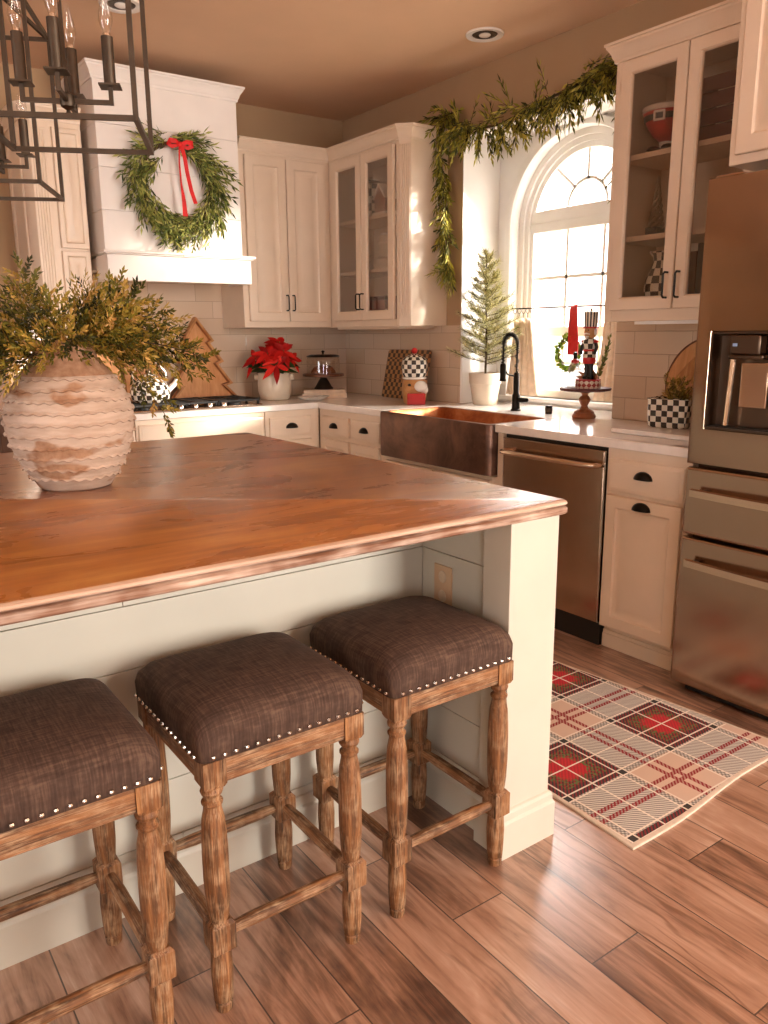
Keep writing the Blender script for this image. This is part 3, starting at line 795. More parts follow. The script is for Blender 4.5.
mb = MB(); mb.box(RX + .004, RX + .046, DY0 + .01, DY1 - .01, DZ0 + .001, DZ0 + .012); mb.build('drip_tray', M['black'], ld)
for z0, z1, zh in ((.612, .862, .775), (.03, .602, .515)):
    d = fbox('drawer', RY0, RY1, z0, z1)
    mb = MB(); L = []
    for i in range(13):
        k = i / 12; y = RY1 - .05 - k * (RY1 - RY0 - .10); x = RX - .03 - .022 * sin(pi * k)
        L.append([(x, y, zh - .016), (x - .012, y, zh - .012), (x - .012, y, zh + .012), (x, y, zh + .016), (x + .006, y, zh)])
    mb.rings(L); mb.build('handle', M['steelh'], d, ang=30)
    for y in (RY1 - .075, RY0 + .075):
        mb = MB(); mb.box(RX - .034, RX + .002, y - .012, y + .012, zh - .008, zh + .008); mb.build('handle_mount', M['pull'], d, bevel=.003)
for yy in (mid + .045, mid - .045):
    pass
mb = MB(); mb.box(RX + .03, RX + .12, RY0 + .03, RY1 - .05, .004, .04); mb.build('kick_plate', M['black'], t, bevel=.004)
mb = MB(); mb.box(RX + .01, RX + .1, RY1 - .12, RY1 - .02, 1.821, 1.845); mb.build('hinge_cover', M['steel'], t, bevel=.006)

# ================================================================== UPPER CABINETS
UX, UY, UZ0, UZ1 = 2.951, 4.679, 1.383, 2.428
CRZ = 2.428
def open_carcass(mb, x0, x1, y0, y1, z0, z1, t=.018):
    """cabinet box open to -X"""
    mb.box(x0, x1, y0, y0 + t, z0, z1); mb.box(x0, x1, y1 - t, y1, z0, z1)
    mb.box(x0, x1, y0, y1, z0, z0 + t); mb.box(x0, x1, y0, y1, z1 - t, z1); mb.box(x1 - .008, x1, y0, y1, z0, z1)
t = thing('glass_door_cabinet', 'cream corner wall cabinet with two glass doors and a fluted pilaster', 'wall cabinet', (3.1, 4.3, UZ0), 'wall cabinets')
mb = MB()
cp = [(WX, 3.865), (3.0, 3.865), (UX, 3.915), (UX, 3.945), (3.265, 3.945)]
mb.prism([(WX - .002, 3.865), (3.0, 3.865), (UX, 3.915), (UX, 3.945), (WX - .002, 3.945)], lambda u, v, d: (u, v, d), UZ0, 2.50)
mb.box(UX, WX - .002, 4.625, BY - .002, UZ0, 2.50)
mb.box(UX + .0205, WX - .002, 3.9455, 4.6245, UZ0 + .001, 1.415); mb.box(UX + .0205, WX - .002, 3.9455, 4.6245, 2.415, 2.499); mb.box(WX - .012, WX - .003, 3.9455, 4.6245, 1.4155, 2.4145)
mb.box(UX, UX + .02, 3.9455, 4.6245, UZ0, 1.425); mb.box(UX, UX + .02, 3.9455, 4.6245, 2.405, 2.50)
mb.build('body', M['cab'], t, bevel=.0015)
mb = MB()
d = Vector((-.05, .05, 0)) ; dn = Vector((-1, -1, 0)).normalized()
c0 = Vector((3.0, 3.865, 0)); c1 = Vector((UX, 3.915, 0)); u = (c1 - c0)
for k in range(5):
    a = c0 + u * (.14 + .18 * k)
    mb.tube([a + dn * .001 + Vector((0, 0, 1.44)), a + dn * .001 + Vector((0, 0, 2.40))], .0045, 6)
cc = (c0 + c1) / 2
mb.obox(cc + Vector((0, 0, 1.41)) + dn * .002, u, (0, 0, 1), dn, .036, .026, .005)
mb.obox(cc + Vector((0, 0, 2.42)) + dn * .002, u, (0, 0, 1), dn, .036, .016, .005)
mb.build('pilaster', M['cab'], t)
mb = MB(); crown_profile(mb, [(WX - .003, 3.865), (3.0, 3.865), (UX, 3.915), (UX, UY)], CRZ, CROWN); mb.build('crown', M['cab'], t, ang=30)
for z in (2.052, 1.735):
    mb = MB(); mb.box(UX + .03, WX - .013, 3.947, 4.653, z - .022, z); mb.build('shelf', M['cab'], t, bevel=.002)
fU = frame_right(UX)
d = glass_door(fU, 3.953, 4.287, 1.422, 2.41, parent=t, st=.06); bar_pull(fU, 4.267, 1.49, 1.585, .02, d)
d = glass_door(fU, 4.293, 4.62, 1.422, 2.41, parent=t, st=.06); bar_pull(fU, 4.313, 1.49, 1.585, .02, d)
mb = MB(); mb.box(UX + .02, UX + .30, 3.95, 4.64, UZ0 - .016, UZ0 - .0005); mb.build('light_rail', M['cab'], t)

t = thing('wall_cabinet', 'cream wall cabinet with two raised panel doors right of the range hood', 'wall cabinet', (2.6, 4.85, UZ0), 'wall cabinets')
mb = MB(); mb.box(2.30, UX - .001, UY, BY - .002, UZ0, 2.50); mb.build('body', M['cab'], t, bevel=.002)
fK = frame_back(UY)
d = panel_door(fK, 2.335, 2.617, 1.422, 2.41, parent=t, st=.06); bar_pull(fK, 2.597, 1.49, 1.585, .02, d)
d = panel_door(fK, 2.623, 2.905, 1.422, 2.41, parent=t, st=.06); bar_pull(fK, 2.643, 1.49, 1.585, .02, d)
mb = MB(); crown_profile(mb, [(UX - .001, UY), (2.30, UY)], CRZ, CROWN); mb.build('crown', M['cab'], t, ang=30)

# right of the window
t = thing('glass_door_cabinet', 'cream wall cabinet with two glass doors right of the window, beside the refrigerator', 'wall cabinet', (3.1, 2.03, UZ0), 'wall cabinets')
y0, y1 = 1.675, 2.39
mb = MB()
mb.box(UX + .0205, WX - .002, y0, y0 + .03, UZ0, 2.50); mb.box(UX + .0205, WX - .002, y1 - .02, y1, UZ0, 2.50)
mb.box(UX + .0205, WX - .002, y0 + .0305, y1 - .0205, UZ0 + .001, 1.415); mb.box(UX + .0205, WX - .002, y0 + .0305, y1 - .0205, 2.43, 2.499); mb.box(WX - .012, WX - .003, y0 + .0305, y1 - .0205, 1.4155, 2.4295)
mb.box(UX, UX + .02, y1 - .045, y1, UZ0, 2.5); mb.box(UX, UX + .02, y0, y0 + .045, UZ0, 2.5)
mb.box(UX, UX + .02, y0 + .0455, y1 - .0455, UZ0, 1.435); mb.box(UX, UX + .02, y0 + .0455, y1 - .0455, 2.425, 2.5)
mb.build('body', M['cab'], t, bevel=.002)
mb = MB(); crown_profile(mb, [(UX, y0), (UX, y1), (WX - .003, y1)], CRZ + .01, CROWN); mb.build('crown', M['cab'], t, ang=30)
for z in (2.07, 1.740):
    mb = MB(); mb.box(UX + .03, WX - .013, y0 + .031, y1 - .021, z - .022, z); mb.build('shelf', M['cab'], t, bevel=.002)
d = glass_door(fU, 2.037, 2.35, 1.43, 2.43, parent=t, st=.055); bar_pull(fU, 2.062, 1.475, 1.575, .02, d)
d = glass_door(fU, 1.718, 2.031, 1.43, 2.43, parent=t, st=.055); bar_pull(fU, 2.006, 1.475, 1.575, .02, d)
mb = MB(); mb.box(UX + .02, UX + .05, y0 + .01, y1 - .15, UZ0 - .014, UZ0 - .0005); mb.build('light_rail', M['white'], t)
for z in (2.28, 1.9, 1.5):
    mb = MB(); mb.box(UX + .024, UX + .06, y1 - .034, y1 - .0205, z, z + .02); mb.build('hinge', M['pull'], t, bevel=.002)

t = thing('wall_cabinet', 'deep cream cabinet with raised panel doors above the refrigerator', 'wall cabinet', (2.95, 1.2, 1.9), 'wall cabinets')
mb = MB(); mb.box(2.65, WX - .002, .74, 1.655, 1.885, 2.50); mb.build('body', M['cab'], t, bevel=.003)
fO = frame_right(2.65)
d = panel_door(fO, 1.205, 1.625, 1.915, 2.46, parent=t, st=.06); bar_pull(fO, 1.23, 1.96, 2.05, .02, d)
d = panel_door(fO, .77, 1.195, 1.915, 2.46, parent=t, st=.06); bar_pull(fO, 1.17, 1.96, 2.05, .02, d)
mb = MB(); crown_profile(mb, [(2.65, .74), (2.65, 1.655)], 2.49, CROWN); mb.build('crown', M['cab'], t, ang=30)

# left of the hood
t = thing('wall_cabinet', 'cream wall cabinet with stacked doors and fluted corner left of the range hood', 'wall cabinet', (1.2, 4.8, UZ0), 'wall cabinets')
LYF = 4.60
mb = MB(); mb.prism([(1.06, BY - .002), (1.06, LYF + .05), (1.09, LYF), (1.352, LYF), (1.352, BY - .002)], lambda u, v, d: (u, v, d), UZ0, 2.50); mb.build('body', M['cab'], t, bevel=.002)
fL = frame_back(LYF)
panel_door(fL, 1.20, 1.347, 1.80, 2.40, parent=t, st=.03); panel_door(fL, 1.20, 1.347, 1.41, 1.785, parent=t, st=.03)
mb = MB()
for k in range(5): mb.tube([(1.105 + .014 * k, LYF - .001, 1.42), (1.105 + .014 * k, LYF - .001, 2.38)], .0045, 6)
mb.box(1.095, 1.17, LYF - .008, LYF, 2.39, 2.43); mb.box(1.095, 1.17, LYF - .008, LYF, 1.385, 1.415)
mb.build('pilaster', M['cab'], t)
mb = MB(); crown_profile(mb, [(1.352, LYF), (1.09, LYF), (1.06, LYF + .05), (1.06, BY - .003)], CRZ, CROWN); mb.build('crown', M['cab'], t, ang=30)
q = MB()
fs = lambda u, v, n: (1.06 - n, u, v)
q.rings([rect(fs, LYF + .08 + i, BY - .03 - i, 1.42 + i, 2.40 - i, n) for i, n in ((0, 0), (.0, .006), (.008, .01), (.045, .01), (.055, .002))], cap0=False); q.build('side_panel', M['cab'], t, ang=25)

# ================================================================== RANGE HOOD
t = thing('range_hood', 'white shiplap range hood with crown top and deep mantel', 'range hood', (1.78, 4.7, 1.62))
HX0, HX1, HY = 1.39, 2.197, 4.46
mb = MB()
mb.box(HX0 + .0105, HX1 - .0105, HY + .0108, BY - .002, 1.775, 2.64)
zb = 1.78; hh = .2145
for i in range(4):
    z0, z1 = zb + i * hh + .001, zb + (i + 1) * hh - .001
    mb.box(HX0, HX1, HY, HY + .01, z0, z1)
    mb.box(HX0, HX0 + .01, HY + .0105, BY - .002, z0, z1); mb.box(HX1 - .01, HX1, HY + .0105, BY - .002, z0, z1)
mb.build('chimney', M['hood'], t, bevel=.001)
mb = MB(); crown_profile(mb, [(HX1, BY - .003), (HX1, HY), (HX0, HY), (HX0, BY - .003)][::1], 2.632, [(a, b) for a, b in CROWN]); mb.build('crown', M['hood'], t, ang=30)
MX0, MX1, MYF = 1.378, 2.222, 4.40
mb = MB()
mb.box(MX0, MX1, MYF, MYF + .025, 1.63, 1.7645); mb.box(MX0, MX0 + .025, MYF + .0255, 4.60, 1.63, 1.7645); mb.box(MX1 - .025, MX1, MYF + .0255, 4.678, 1.63, 1.7645)
mb.box(MX0 + .0255, MX1 - .0255, MYF + .0255, BY - .009, 1.702, 1.764)
mb.box(MX0 - .012, MX1 + .012, MYF - .014, HY - .0005, 1.765, 1.772); mb.box(MX0 - .022, MX1 + .022, MYF - .024, HY - .0005, 1.7722, 1.786)
mb.build('mantel', M['hood'], t, bevel=.003)
mb = MB(); mb.box(1.45, 2.12, 4.5, 4.95, 1.685, 1.70); mb.build('vent_liner', M['steel'], t, bevel=.003)

# ================================================================== COOKTOP
t = thing('gas_cooktop', 'black and steel gas cooktop set into the worktop below the hood', 'cooktop', (1.83, 4.67, CT))
mb = MB(); mb.box(1.43, 2.27, 4.42, 4.825, CT + .0005, CT + .01); mb.build('plate', M['steel'], t, bevel=.004)
for cx_ in (1.57, 1.85, 2.13):
    g = MB()
    x0, x1 = cx_ - .13, cx_ + .13
    for y in (4.45, 4.535, 4.62, 4.71, 4.795): g.box(x0, x1, y - .006, y + .006, CT + .028, CT + .04)
    for x in (x0, cx_, x1): g.box(x - .006, x + .006, 4.445, 4.80, CT + .03, CT + .042)
    for x in (x0, x1):
        for y in (4.46, 4.62, 4.785): g.box(x - .007, x + .007, y - .007, y + .007, CT + .01, CT + .03)
    g.build('grate', M['black'], t, bevel=.002)
for x, y in ((1.57, 4.53), (1.57, 4.73), (1.85, 4.63), (2.13, 4.53), (2.13, 4.73)):
    g = MB(); g.lathe([(.045, .01), (.045, .018), (.03, .024), (0, .025)], (x, y, CT), 20); g.build('burner', M['black'], t)
for k in range(5):
    g = MB(); g.lathe([(.016, .008), (.016, .026), (.013, .03), (0, .031)], (1.66 + .09 * k, 4.434, CT), 16); g.build('knob', M['chrome'], t)
# ================================================================== ISLAND
IX0, IX1, IY0, IY1, IZ = -.80, 1.506, 1.292, 3.082, .9332
t = thing('kitchen_island', 'pale green grey shiplap kitchen island with a square end post', 'kitchen island', (.4, 2.3, 0))
PBY = 1.680
mb = MB(); mb.box(IX0 + .06, 1.348, PBY + .012, IY1 - .03, .0, .8965); mb.box(1.346 + .012, 1.470, 1.40, IY1 - .03, .0, .8965); mb.build('body', M['isl'], t)
# front shiplap boards (facing the stools)
zs = [.0, .155, .305, .455, .605, .755, .8965]
for i in range(len(zs) - 1):
    z0, z1 = zs[i] + .001, zs[i + 1] - .001
    cut = {5: .50, 4: -.2, 3: .85, 2: .2, 1: -.1, 0: .6}[i]
    for a, b in ((IX0 + .06, cut - .0007), (cut + .0007, 1.346)):
        mb = MB(); mb.box(a, b, PBY, PBY + .0125, z0, z1); mb.build('shiplap_board', M['isl'], t, bevel=.0012)
    mb = MB(); mb.box(1.346, 1.3585, 1.40, PBY, z0, z1); mb.build('shiplap_board', M['isl'], t, bevel=.0012)
mb = MB(); mb.box(1.316, 1.482, 1.305, 1.40, 0, .8965); mb.build('post', M['isl'], t, bevel=.002)
def skirting(mb, pts):
    crown_profile(mb, pts, 0, [(0, 0), (.014, 0), (.014, .098), (.012, .102), (.009, .106), (.009, .122), (.005, .13), (0, .133)])
mb = MB(); skirting(mb, [(1.482, 1.42), (1.482, 1.305), (1.316, 1.305), (1.316, 1.40)]); mb.build('post_base', M['isl'], t, ang=25)
mb = MB(); skirting(mb, [(1.346, 1.40), (1.346, PBY), (IX0 + .06, PBY)]); mb.build('skirting', M['isl'], t, ang=25)
mb = MB(); mb.box(.478, .512, PBY - .004, PBY - .0005, .868, .876); mb.build('latch', M['black'], t)

def slab_loop(i, z):
    return [(IX0 + i, IY0 + i, z), (IX1 - i, IY0 + i, z), (IX1 - i, IY1 - i, z), (IX0 + i, IY1 - i, z)]
def rslab(i, z, r=.018):
    L = []
    for cx_, cy_, a0 in ((IX1 - i - r, IY1 - i - r, 0), (IX0 + i + r, IY1 - i - r, 90), (IX0 + i + r, IY0 + i + r, 180), (IX1 - i - r, IY0 + i + r, 270)):
        for k in range(5):
            a = radians(a0 + 22.5 * k); L.append((cx_ + r * cos(a), cy_ + r * sin(a), z))
    return L
it = thing('island_top', 'large stained wooden island top with a worn pale moulded edge', 'countertop', (.4, 2.2, .897))
mb = MB(); mb.rings([rslab(.012, .927), rslab(.010, IZ - .001), rslab(.012, IZ)]); mb.build('top_panel', M['wood_top'], it, ang=30)
mb = MB()
mb.rings([rslab(i, z) for i, z in ((.014, .8975), (.004, .8975), (.0, .901), (0, .913), (.004, .9165), (.010, .9175), (.010, .920))])
mb.build('moulded_edge', M['wood_edge'], it, ang=30)
mb = MB(); mb.rings([rslab(i, z) for i, z in ((.012, .9205), (.002, .9215), (.0, .924), (.0015, .9285), (.006, .932), (.0101, .9325), (.0105, .925))]); mb.build('edge_lip', wood('pale_worn_lip', [(.3, '#8e6a52'), (.5, '#c2a28a'), (.7, '#e4cfbd')], 'x', 10, .5), it, ang=30)

t = thing('power_outlet', 'beige power outlet plate on the shaded island side, behind the right stool', 'power outlet', (1.346, 1.586, .665))
mb = MB(); mb.box(1.340, 1.3458, 1.55, 1.622, .606, .722); mb.build('plate', M['plastic'], t, bevel=.002)
for z in (.635, .69):
    mb = MB(); mb.rings([[(x, 1.586 + r * cos(2 * pi * k / 16), z + 1.1 * r * sin(2 * pi * k / 16)) for k in range(16)] for x, r in ((1.340, .016), (1.3385, .015))]); mb.build('socket', M['paper'], t)

# ================================================================== BAR STOOLS
def make_stool():
    t = thing('bar_stool', 'x', 'bar stool', (0, 0, 0), 'bar stools along the island')
    W2, D2, lc = .186, .182, .157
    def sq(w, d, z, r=.03, pull=0):
        L = []
        for cx_, cy_, a0 in ((w - r, d - r, 0), (-w + r, d - r, 90), (-w + r, -d + r, 180), (w - r, -d + r, 270)):
            for k in range(7):
                a = radians(a0 + 15 * k); L.append((cx_ + r * cos(a), cy_ + r * sin(a), z))
        return L
    mb = MB()
    mb.rings([sq(W2 - .008, D2 - .008, .562, .02), sq(W2, D2, .564, .022), sq(W2 + .001, D2 + .001, .585, .024), sq(W2 + .003, D2 + .003, .605, .03), sq(W2 - .001, D2 - .001, .624, .036),
              sq(W2 - .014, D2 - .014, .641, .044), sq(W2 - .036, D2 - .036, .652, .05), sq(W2 - .075, D2 - .075, .660, .05), sq(W2 - .13, D2 - .13, .664, .03)])
    mb.build('seat_cushion', M['fabric'], t, ang=80)
    nail = MB(); nail.ball((0, 0, 0), .0052, 8, 5, (1, 1, .9)); n0 = nail.build('nailhead', M['nail'], t)
    first = True
    for side in range(4):
        for k in range(15):
            u = -.160 + .320 * k / 14
            p_ = [(u, -D2 - .002), (W2 + .002, u), (u, D2 + .002), (-W2 - .002, u)][side]
            o = n0 if first else n0.copy()
            if not first: COL.objects.link(o); o.parent = t
            first = False
            o.location = (p_[0], p_[1], .574)
    for sx in (-1, 1):
        for sy in (-1, 1):
            x, y = sx * lc, sy * lc
            mb = MB()
            b = .0235
            mb.rings([[(x + i * b_, y + j * b_, z) for i, j in ((-1, -1), (1, -1), (1, 1), (-1, 1))] for z, b_ in ((.562, b), (.512, b), (.503, .019))])
            prof = [(.017, .506), (.0205, .500), (.0225, .494), (.0205, .488), (.0155, .483), (.0155, .477), (.021, .472), (.021, .468), (.0175, .463), (.018, .455), (.022, .435), (.0245, .40), (.0255, .36), (.0255, .30), (.0235, .25), (.021, .225), (.019, .212)] if sy < 0 else [(.0215, .508), (.021, .48), (.0225, .42), (.0245, .34), (.0235, .26), (.020, .212)]
            mb.lathe(prof[::-1], (x, y, 0), 16)
            bb = .0245
            mb.rings([[(x + i * b_, y + j * b_, z) for i, j in ((-1, -1), (1, -1), (1, 1), (-1, 1))] for z, b_ in ((.141, .018), (.148, bb), (.205, bb), (.213, .018))])
            mb.lathe([(.0165, 0), (.0175, .004), (.0185, .018), (.016, .021), (.0195, .026), (.0215, .06), (.0225, .10), (.0205, .138), (.018, .146)], (x, y, 0), 16)
            mb.build('leg', M['stool'], t, ang=32)
    for sy in (-1, 1):
        mb = MB(); mb.box(-lc + .0225, lc - .0225, sy * lc - .011 + sy * .009, sy * lc + .011 + sy * .009, .512, .5625); mb.build('apron', M['stoolx'], t, bevel=.002)
        mb = MB(); mb.box(sy * lc - .011 + sy * .009, sy * lc + .011 + sy * .009, -lc + .0225, lc - .0225, .512, .5625); mb.build('apron', M['stooly'], t, bevel=.002)
        mb = MB(); mb.tube([(-lc + .02, sy * lc, .176), (-lc / 2, sy * lc, .176), (lc / 2, sy * lc, .176), (lc - .02, sy * lc, .176)], [.0115, .0145, .0145, .0115], 12); mb.build('stretcher', M['stoolx'], t)
        mb = MB(); mb.tube([(sy * lc, -lc + .02, .180), (sy * lc, -lc / 2, .180), (sy * lc, lc / 2, .180), (sy * lc, lc - .02, .180)], [.0115, .0145, .0145, .0115], 12); mb.build('stretcher', M['stooly'], t)
    return t
st = make_stool()
st.location = (1.125, 1.455, 0)
st['label'] = 'brown linen bar stool beside the island end post, rightmost of the three'
dup(st, (.680, 1.450, 0), 'brown linen bar stool in the middle of the three along the island')
dup(st, (.240, 1.450, 0), 'leftmost brown linen bar stool, cut off by the left photo edge')

# ================================================================== RUG
t = thing('plaid_rug', 'cream, red and black plaid rug on the wooden floor before the dishwasher', 'rug', (2.0, 1.8, 0))
c0, c1, c2, c3 = Vector((1.612, 1.118)), Vector((2.468, 1.150)), Vector((2.335, 2.50)), Vector((1.66, 2.50))
NXr, NYr = 24, 30
def rugp(i, j, z, inset=0):
    u = inset + (1 - 2 * inset) * i / NXr; v = inset * .7 + (1 - 1.4 * inset) * j / NYr
    q = (c0 * (1 - u) + c1 * u) * (1 - v) + (c3 * (1 - u) + c2 * u) * v
    w = .0045 * sin(5 * u + 9 * v) * (1 - v)
    q = q + Vector((w, -.008 * sin(7 * u) * (1 - v)))
    return (q.x, q.y, z)
mb = MB()
V = [rugp(i, j, .0075, .012) for j in range(NYr + 1) for i in range(NXr + 1)]
Fc, UVs = [], []
for j in range(NYr):
    for i in range(NXr):
        a = j * (NXr + 1) + i; f = (a, a + 1, a + NXr + 2, a + NXr + 1); Fc.append(f); UVs.append([(V[k][0], V[k][1]) for k in f])
mb.add(V, Fc, UVs); pl = mb.build('plaid_weave', M['rug'], t)
per = [(i, 0) for i in range(NXr)] + [(NXr, j) for j in range(NYr)] + [(NXr - i, NYr) for i in range(NXr)] + [(0, NYr - j) for j in range(NYr)]
mb = MB(); mb.rings([[rugp(i, j, z, n) for i, j in per] for n, z in ((.014, .0005), (0, .0005), (-.001, .003), (.0, .007), (.006, .0085), (.014, .0077))], cap0=True, cap1=False); mb.build('binding', M['rug_edge'], t)

# ================================================================== GREENERY HELPERS
def bez(a, b, c, t): return a * (1 - t) ** 2 + b * 2 * t * (1 - t) + c * t * t
def sprig(lf, stm, a, c, sag=0.0, nb=8, bl=.06, nl=8, L=.014, w=.005, spread=1.0, v0=.2, v1=.9, r=.0018, lift=.25):
    """a stem from a to c carrying alternating side shoots set with small leaves"""
    a, c = Vector(a), Vector(c); m = (a + c) / 2 + Vector((0, 0, -sag)); 
    pts = [bez(a, m, c, k / 8) for k in range(9)]
    if stm is not None: stm.tube(pts, [r * (1 - .6 * k / 8) for k in range(9)], 5)
    ax = (c - a).normalized(); ref = Vector((rnd(-1, 1), rnd(-1, 1), rnd(-.3, 1))).normalized()
    for i in range(nb):
        tt = .12 + .88 * (i + .5) / nb
        p = bez(a, m, c, tt); d = (bez(a, m, c, min(1, tt + .05)) - bez(a, m, c, max(0, tt - .05))).normalized()
        ang = i * 2.4 + rnd(-.4, .4)
        s = d.cross(ref); s.normalize(); s = Matrix.Rotation(ang, 3, d) @ s
        dd = (d * .75 + s * spread * .7 + Vector((0, 0, lift * rnd(-.5, 1)))).normalized()
        ln = bl * (1.15 - .6 * tt) * rnd(.75, 1.2); vb = rnd(v0, v1)
        for k in range(nl):
            q = p + dd * ln * (k + .3) / nl
            sd = Matrix.Rotation(k * 2.3, 3, dd) @ dd.cross(ref).normalized()
            ld_ = (dd * .8 + sd * .6).normalized()
            lf.leaf(q, ld_, ref, L * rnd(.8, 1.25), w, min(1, max(0, vb + rnd(-.2, .2))))
        lf.leaf(p + dd * ln, dd, ref, L * 1.2, w, vb)
def leafspray(lf, stm, a, c, sag=0.0, n=14, L=.05, w=.009, v0=.1, v1=.9, r=.0016, open_=.55):
    """a thin stem with long narrow leaves"""
    a, c = Vector(a), Vector(c); m = (a + c) / 2 + Vector((0, 0, -sag))
    if stm is not None: stm.tube([bez(a, m, c, k / 5) for k in range(6)], r, 4)
    ref = Vector((rnd(-1, 1), rnd(-1, 1), rnd(-1, 1))).normalized()
    for i in range(n):
        tt = (i + .4) / n; p = bez(a, m, c, tt); d = (bez(a, m, c, min(1, tt + .05)) - bez(a, m, c, max(0, tt - .05))).normalized()
        s = Matrix.Rotation(i * 2.4, 3, d) @ d.cross(ref).normalized()
        lf.leaf(p, (d + s * open_ * rnd(.6, 1.3)).normalized(), ref, L * rnd(.7, 1.2), w * rnd(.8, 1.2), rnd(v0, v1))
    lf.leaf(bez(a, m, c, 1), d, ref, L, w, rnd(v0, v1))

# ================================================================== VASE ON THE ISLAND
VC = (.572, 2.258, IZ)
t = thing('banded_vase', 'large round clay vase with wavy chalk-washed bands on the island top', 'vase', VC)
VP = [(.0, .002), (.09, .0), (.098, .004), (.118, .035), (.142, .075), (.161, .12), (.171, .165), (.172, .20), (.163, .24), (.147, .272), (.128, .30), (.106, .325), (.088, .345), (.081, .365), (.083, .385), (.088, .392), (.084, .396), (.077, .388), (.073, .36), (.08, .33)]
VP = [(r * .975, z) for r, z in VP]
mb = MB(); mb.lathe(VP, VC, 64, cap=False); mb.build('body', M['vase'], t, ang=60)
def rad(z):
    for (r0, z0), (r1, z1) in zip(VP[2:], VP[3:]):
        if z0 <= z <= z1: return r0 + (r1 - r0) * (z - z0) / (z1 - z0)
    return .09
for k, z in enumerate((.035, .063, .093, .123, .153, .183, .213, .243, .270, .298)):
    N = 150; fq = 26 + 3 * (k % 4); ph = k * 1.3; L = []
    for dr, dz in ((-.003, .006), (.003, .003), (.0065, -.0015), (.0045, -.0035), (-.003, -.002)):
        L.append([(VC[0] + (rad(z) + dr) * cos(a), VC[1] + (rad(z) + dr) * sin(a), VC[2] + z + dz + .0026 * sin(fq * a + ph) * (1 if dr > 0 else .3) + .0015 * sin(5 * a + ph)) for a in [2 * pi * j / N for j in range(N)]])
    mb = MB(); mb.rings(L, cap0=False, cap1=False); mb.build('frill', M['vase'], t, ang=60)
random.seed(21)
g = thing('cedar_branches', 'bunch of green and gold cedar branches spreading out of the clay vase', 'branches', (VC[0], VC[1], VC[2] + .38))
lf, sm = MB(), MB()
T = [(.30, .05, .32, 0), (.36, -.02, .40, 0), (.41, .02, .44, 0), (.47, -.05, .53, 0), (.50, .05, .585, 0), (.52, -.10, .50, 0), (.44, .1, .50, 0), (.38, -.12, .34, .0), (.33, .08, .46, 0), (.26, 0, .42, 0),
     (.64, .0, .53, 0), (.67, .06, .555, 0), (.70, -.06, .52, 0), (.74, .04, .55, 0), (.77, -.02, .535, 0), (.80, .08, .51, 0), (.84, -.04, .49, -.02), (.88, .02, .46, -.03), (.72, -.12, .46, 0), (.66, -.14, .44, 0),
     (.92, .04, .42, -.05), (.96, -.03, .36, -.07), (.94, .05, .31, -.09), (.85, -.02, .17, -.12), (.78, -.10, .34, -.07), (.88, -.10, .38, -.05),
     (.98, .06, .33, -.08), (.74, -.14, .38, -.04), (.56, -.14, .42, 0), (.60, .14, .44, 0), (.47, -.16, .40, 0), (.42, .16, .40, -.02), (.24, -.1, .30, -.04), (.22, .1, .36, -.02), (.86, .12, .36, -.05), (.80, .14, .42, -.03)]
for (x, dy, z, sg) in T:
    a = (VC[0] + rnd(-.04, .04) + (.02 if x > .58 else -.02), VC[1] + rnd(-.04, .04), VC[2] + .37)
    sprig(lf, sm, a, (x, VC[1] + dy, VC[2] + z - .02), sag=sg, nb=17, bl=.095, nl=13, L=.018, w=.0085, v0=.0, v1=.85, r=.0024)
lf.build('foliage', M['leaf_vase'], g, recalc=False); sm.build('stem', M['stem'], g)

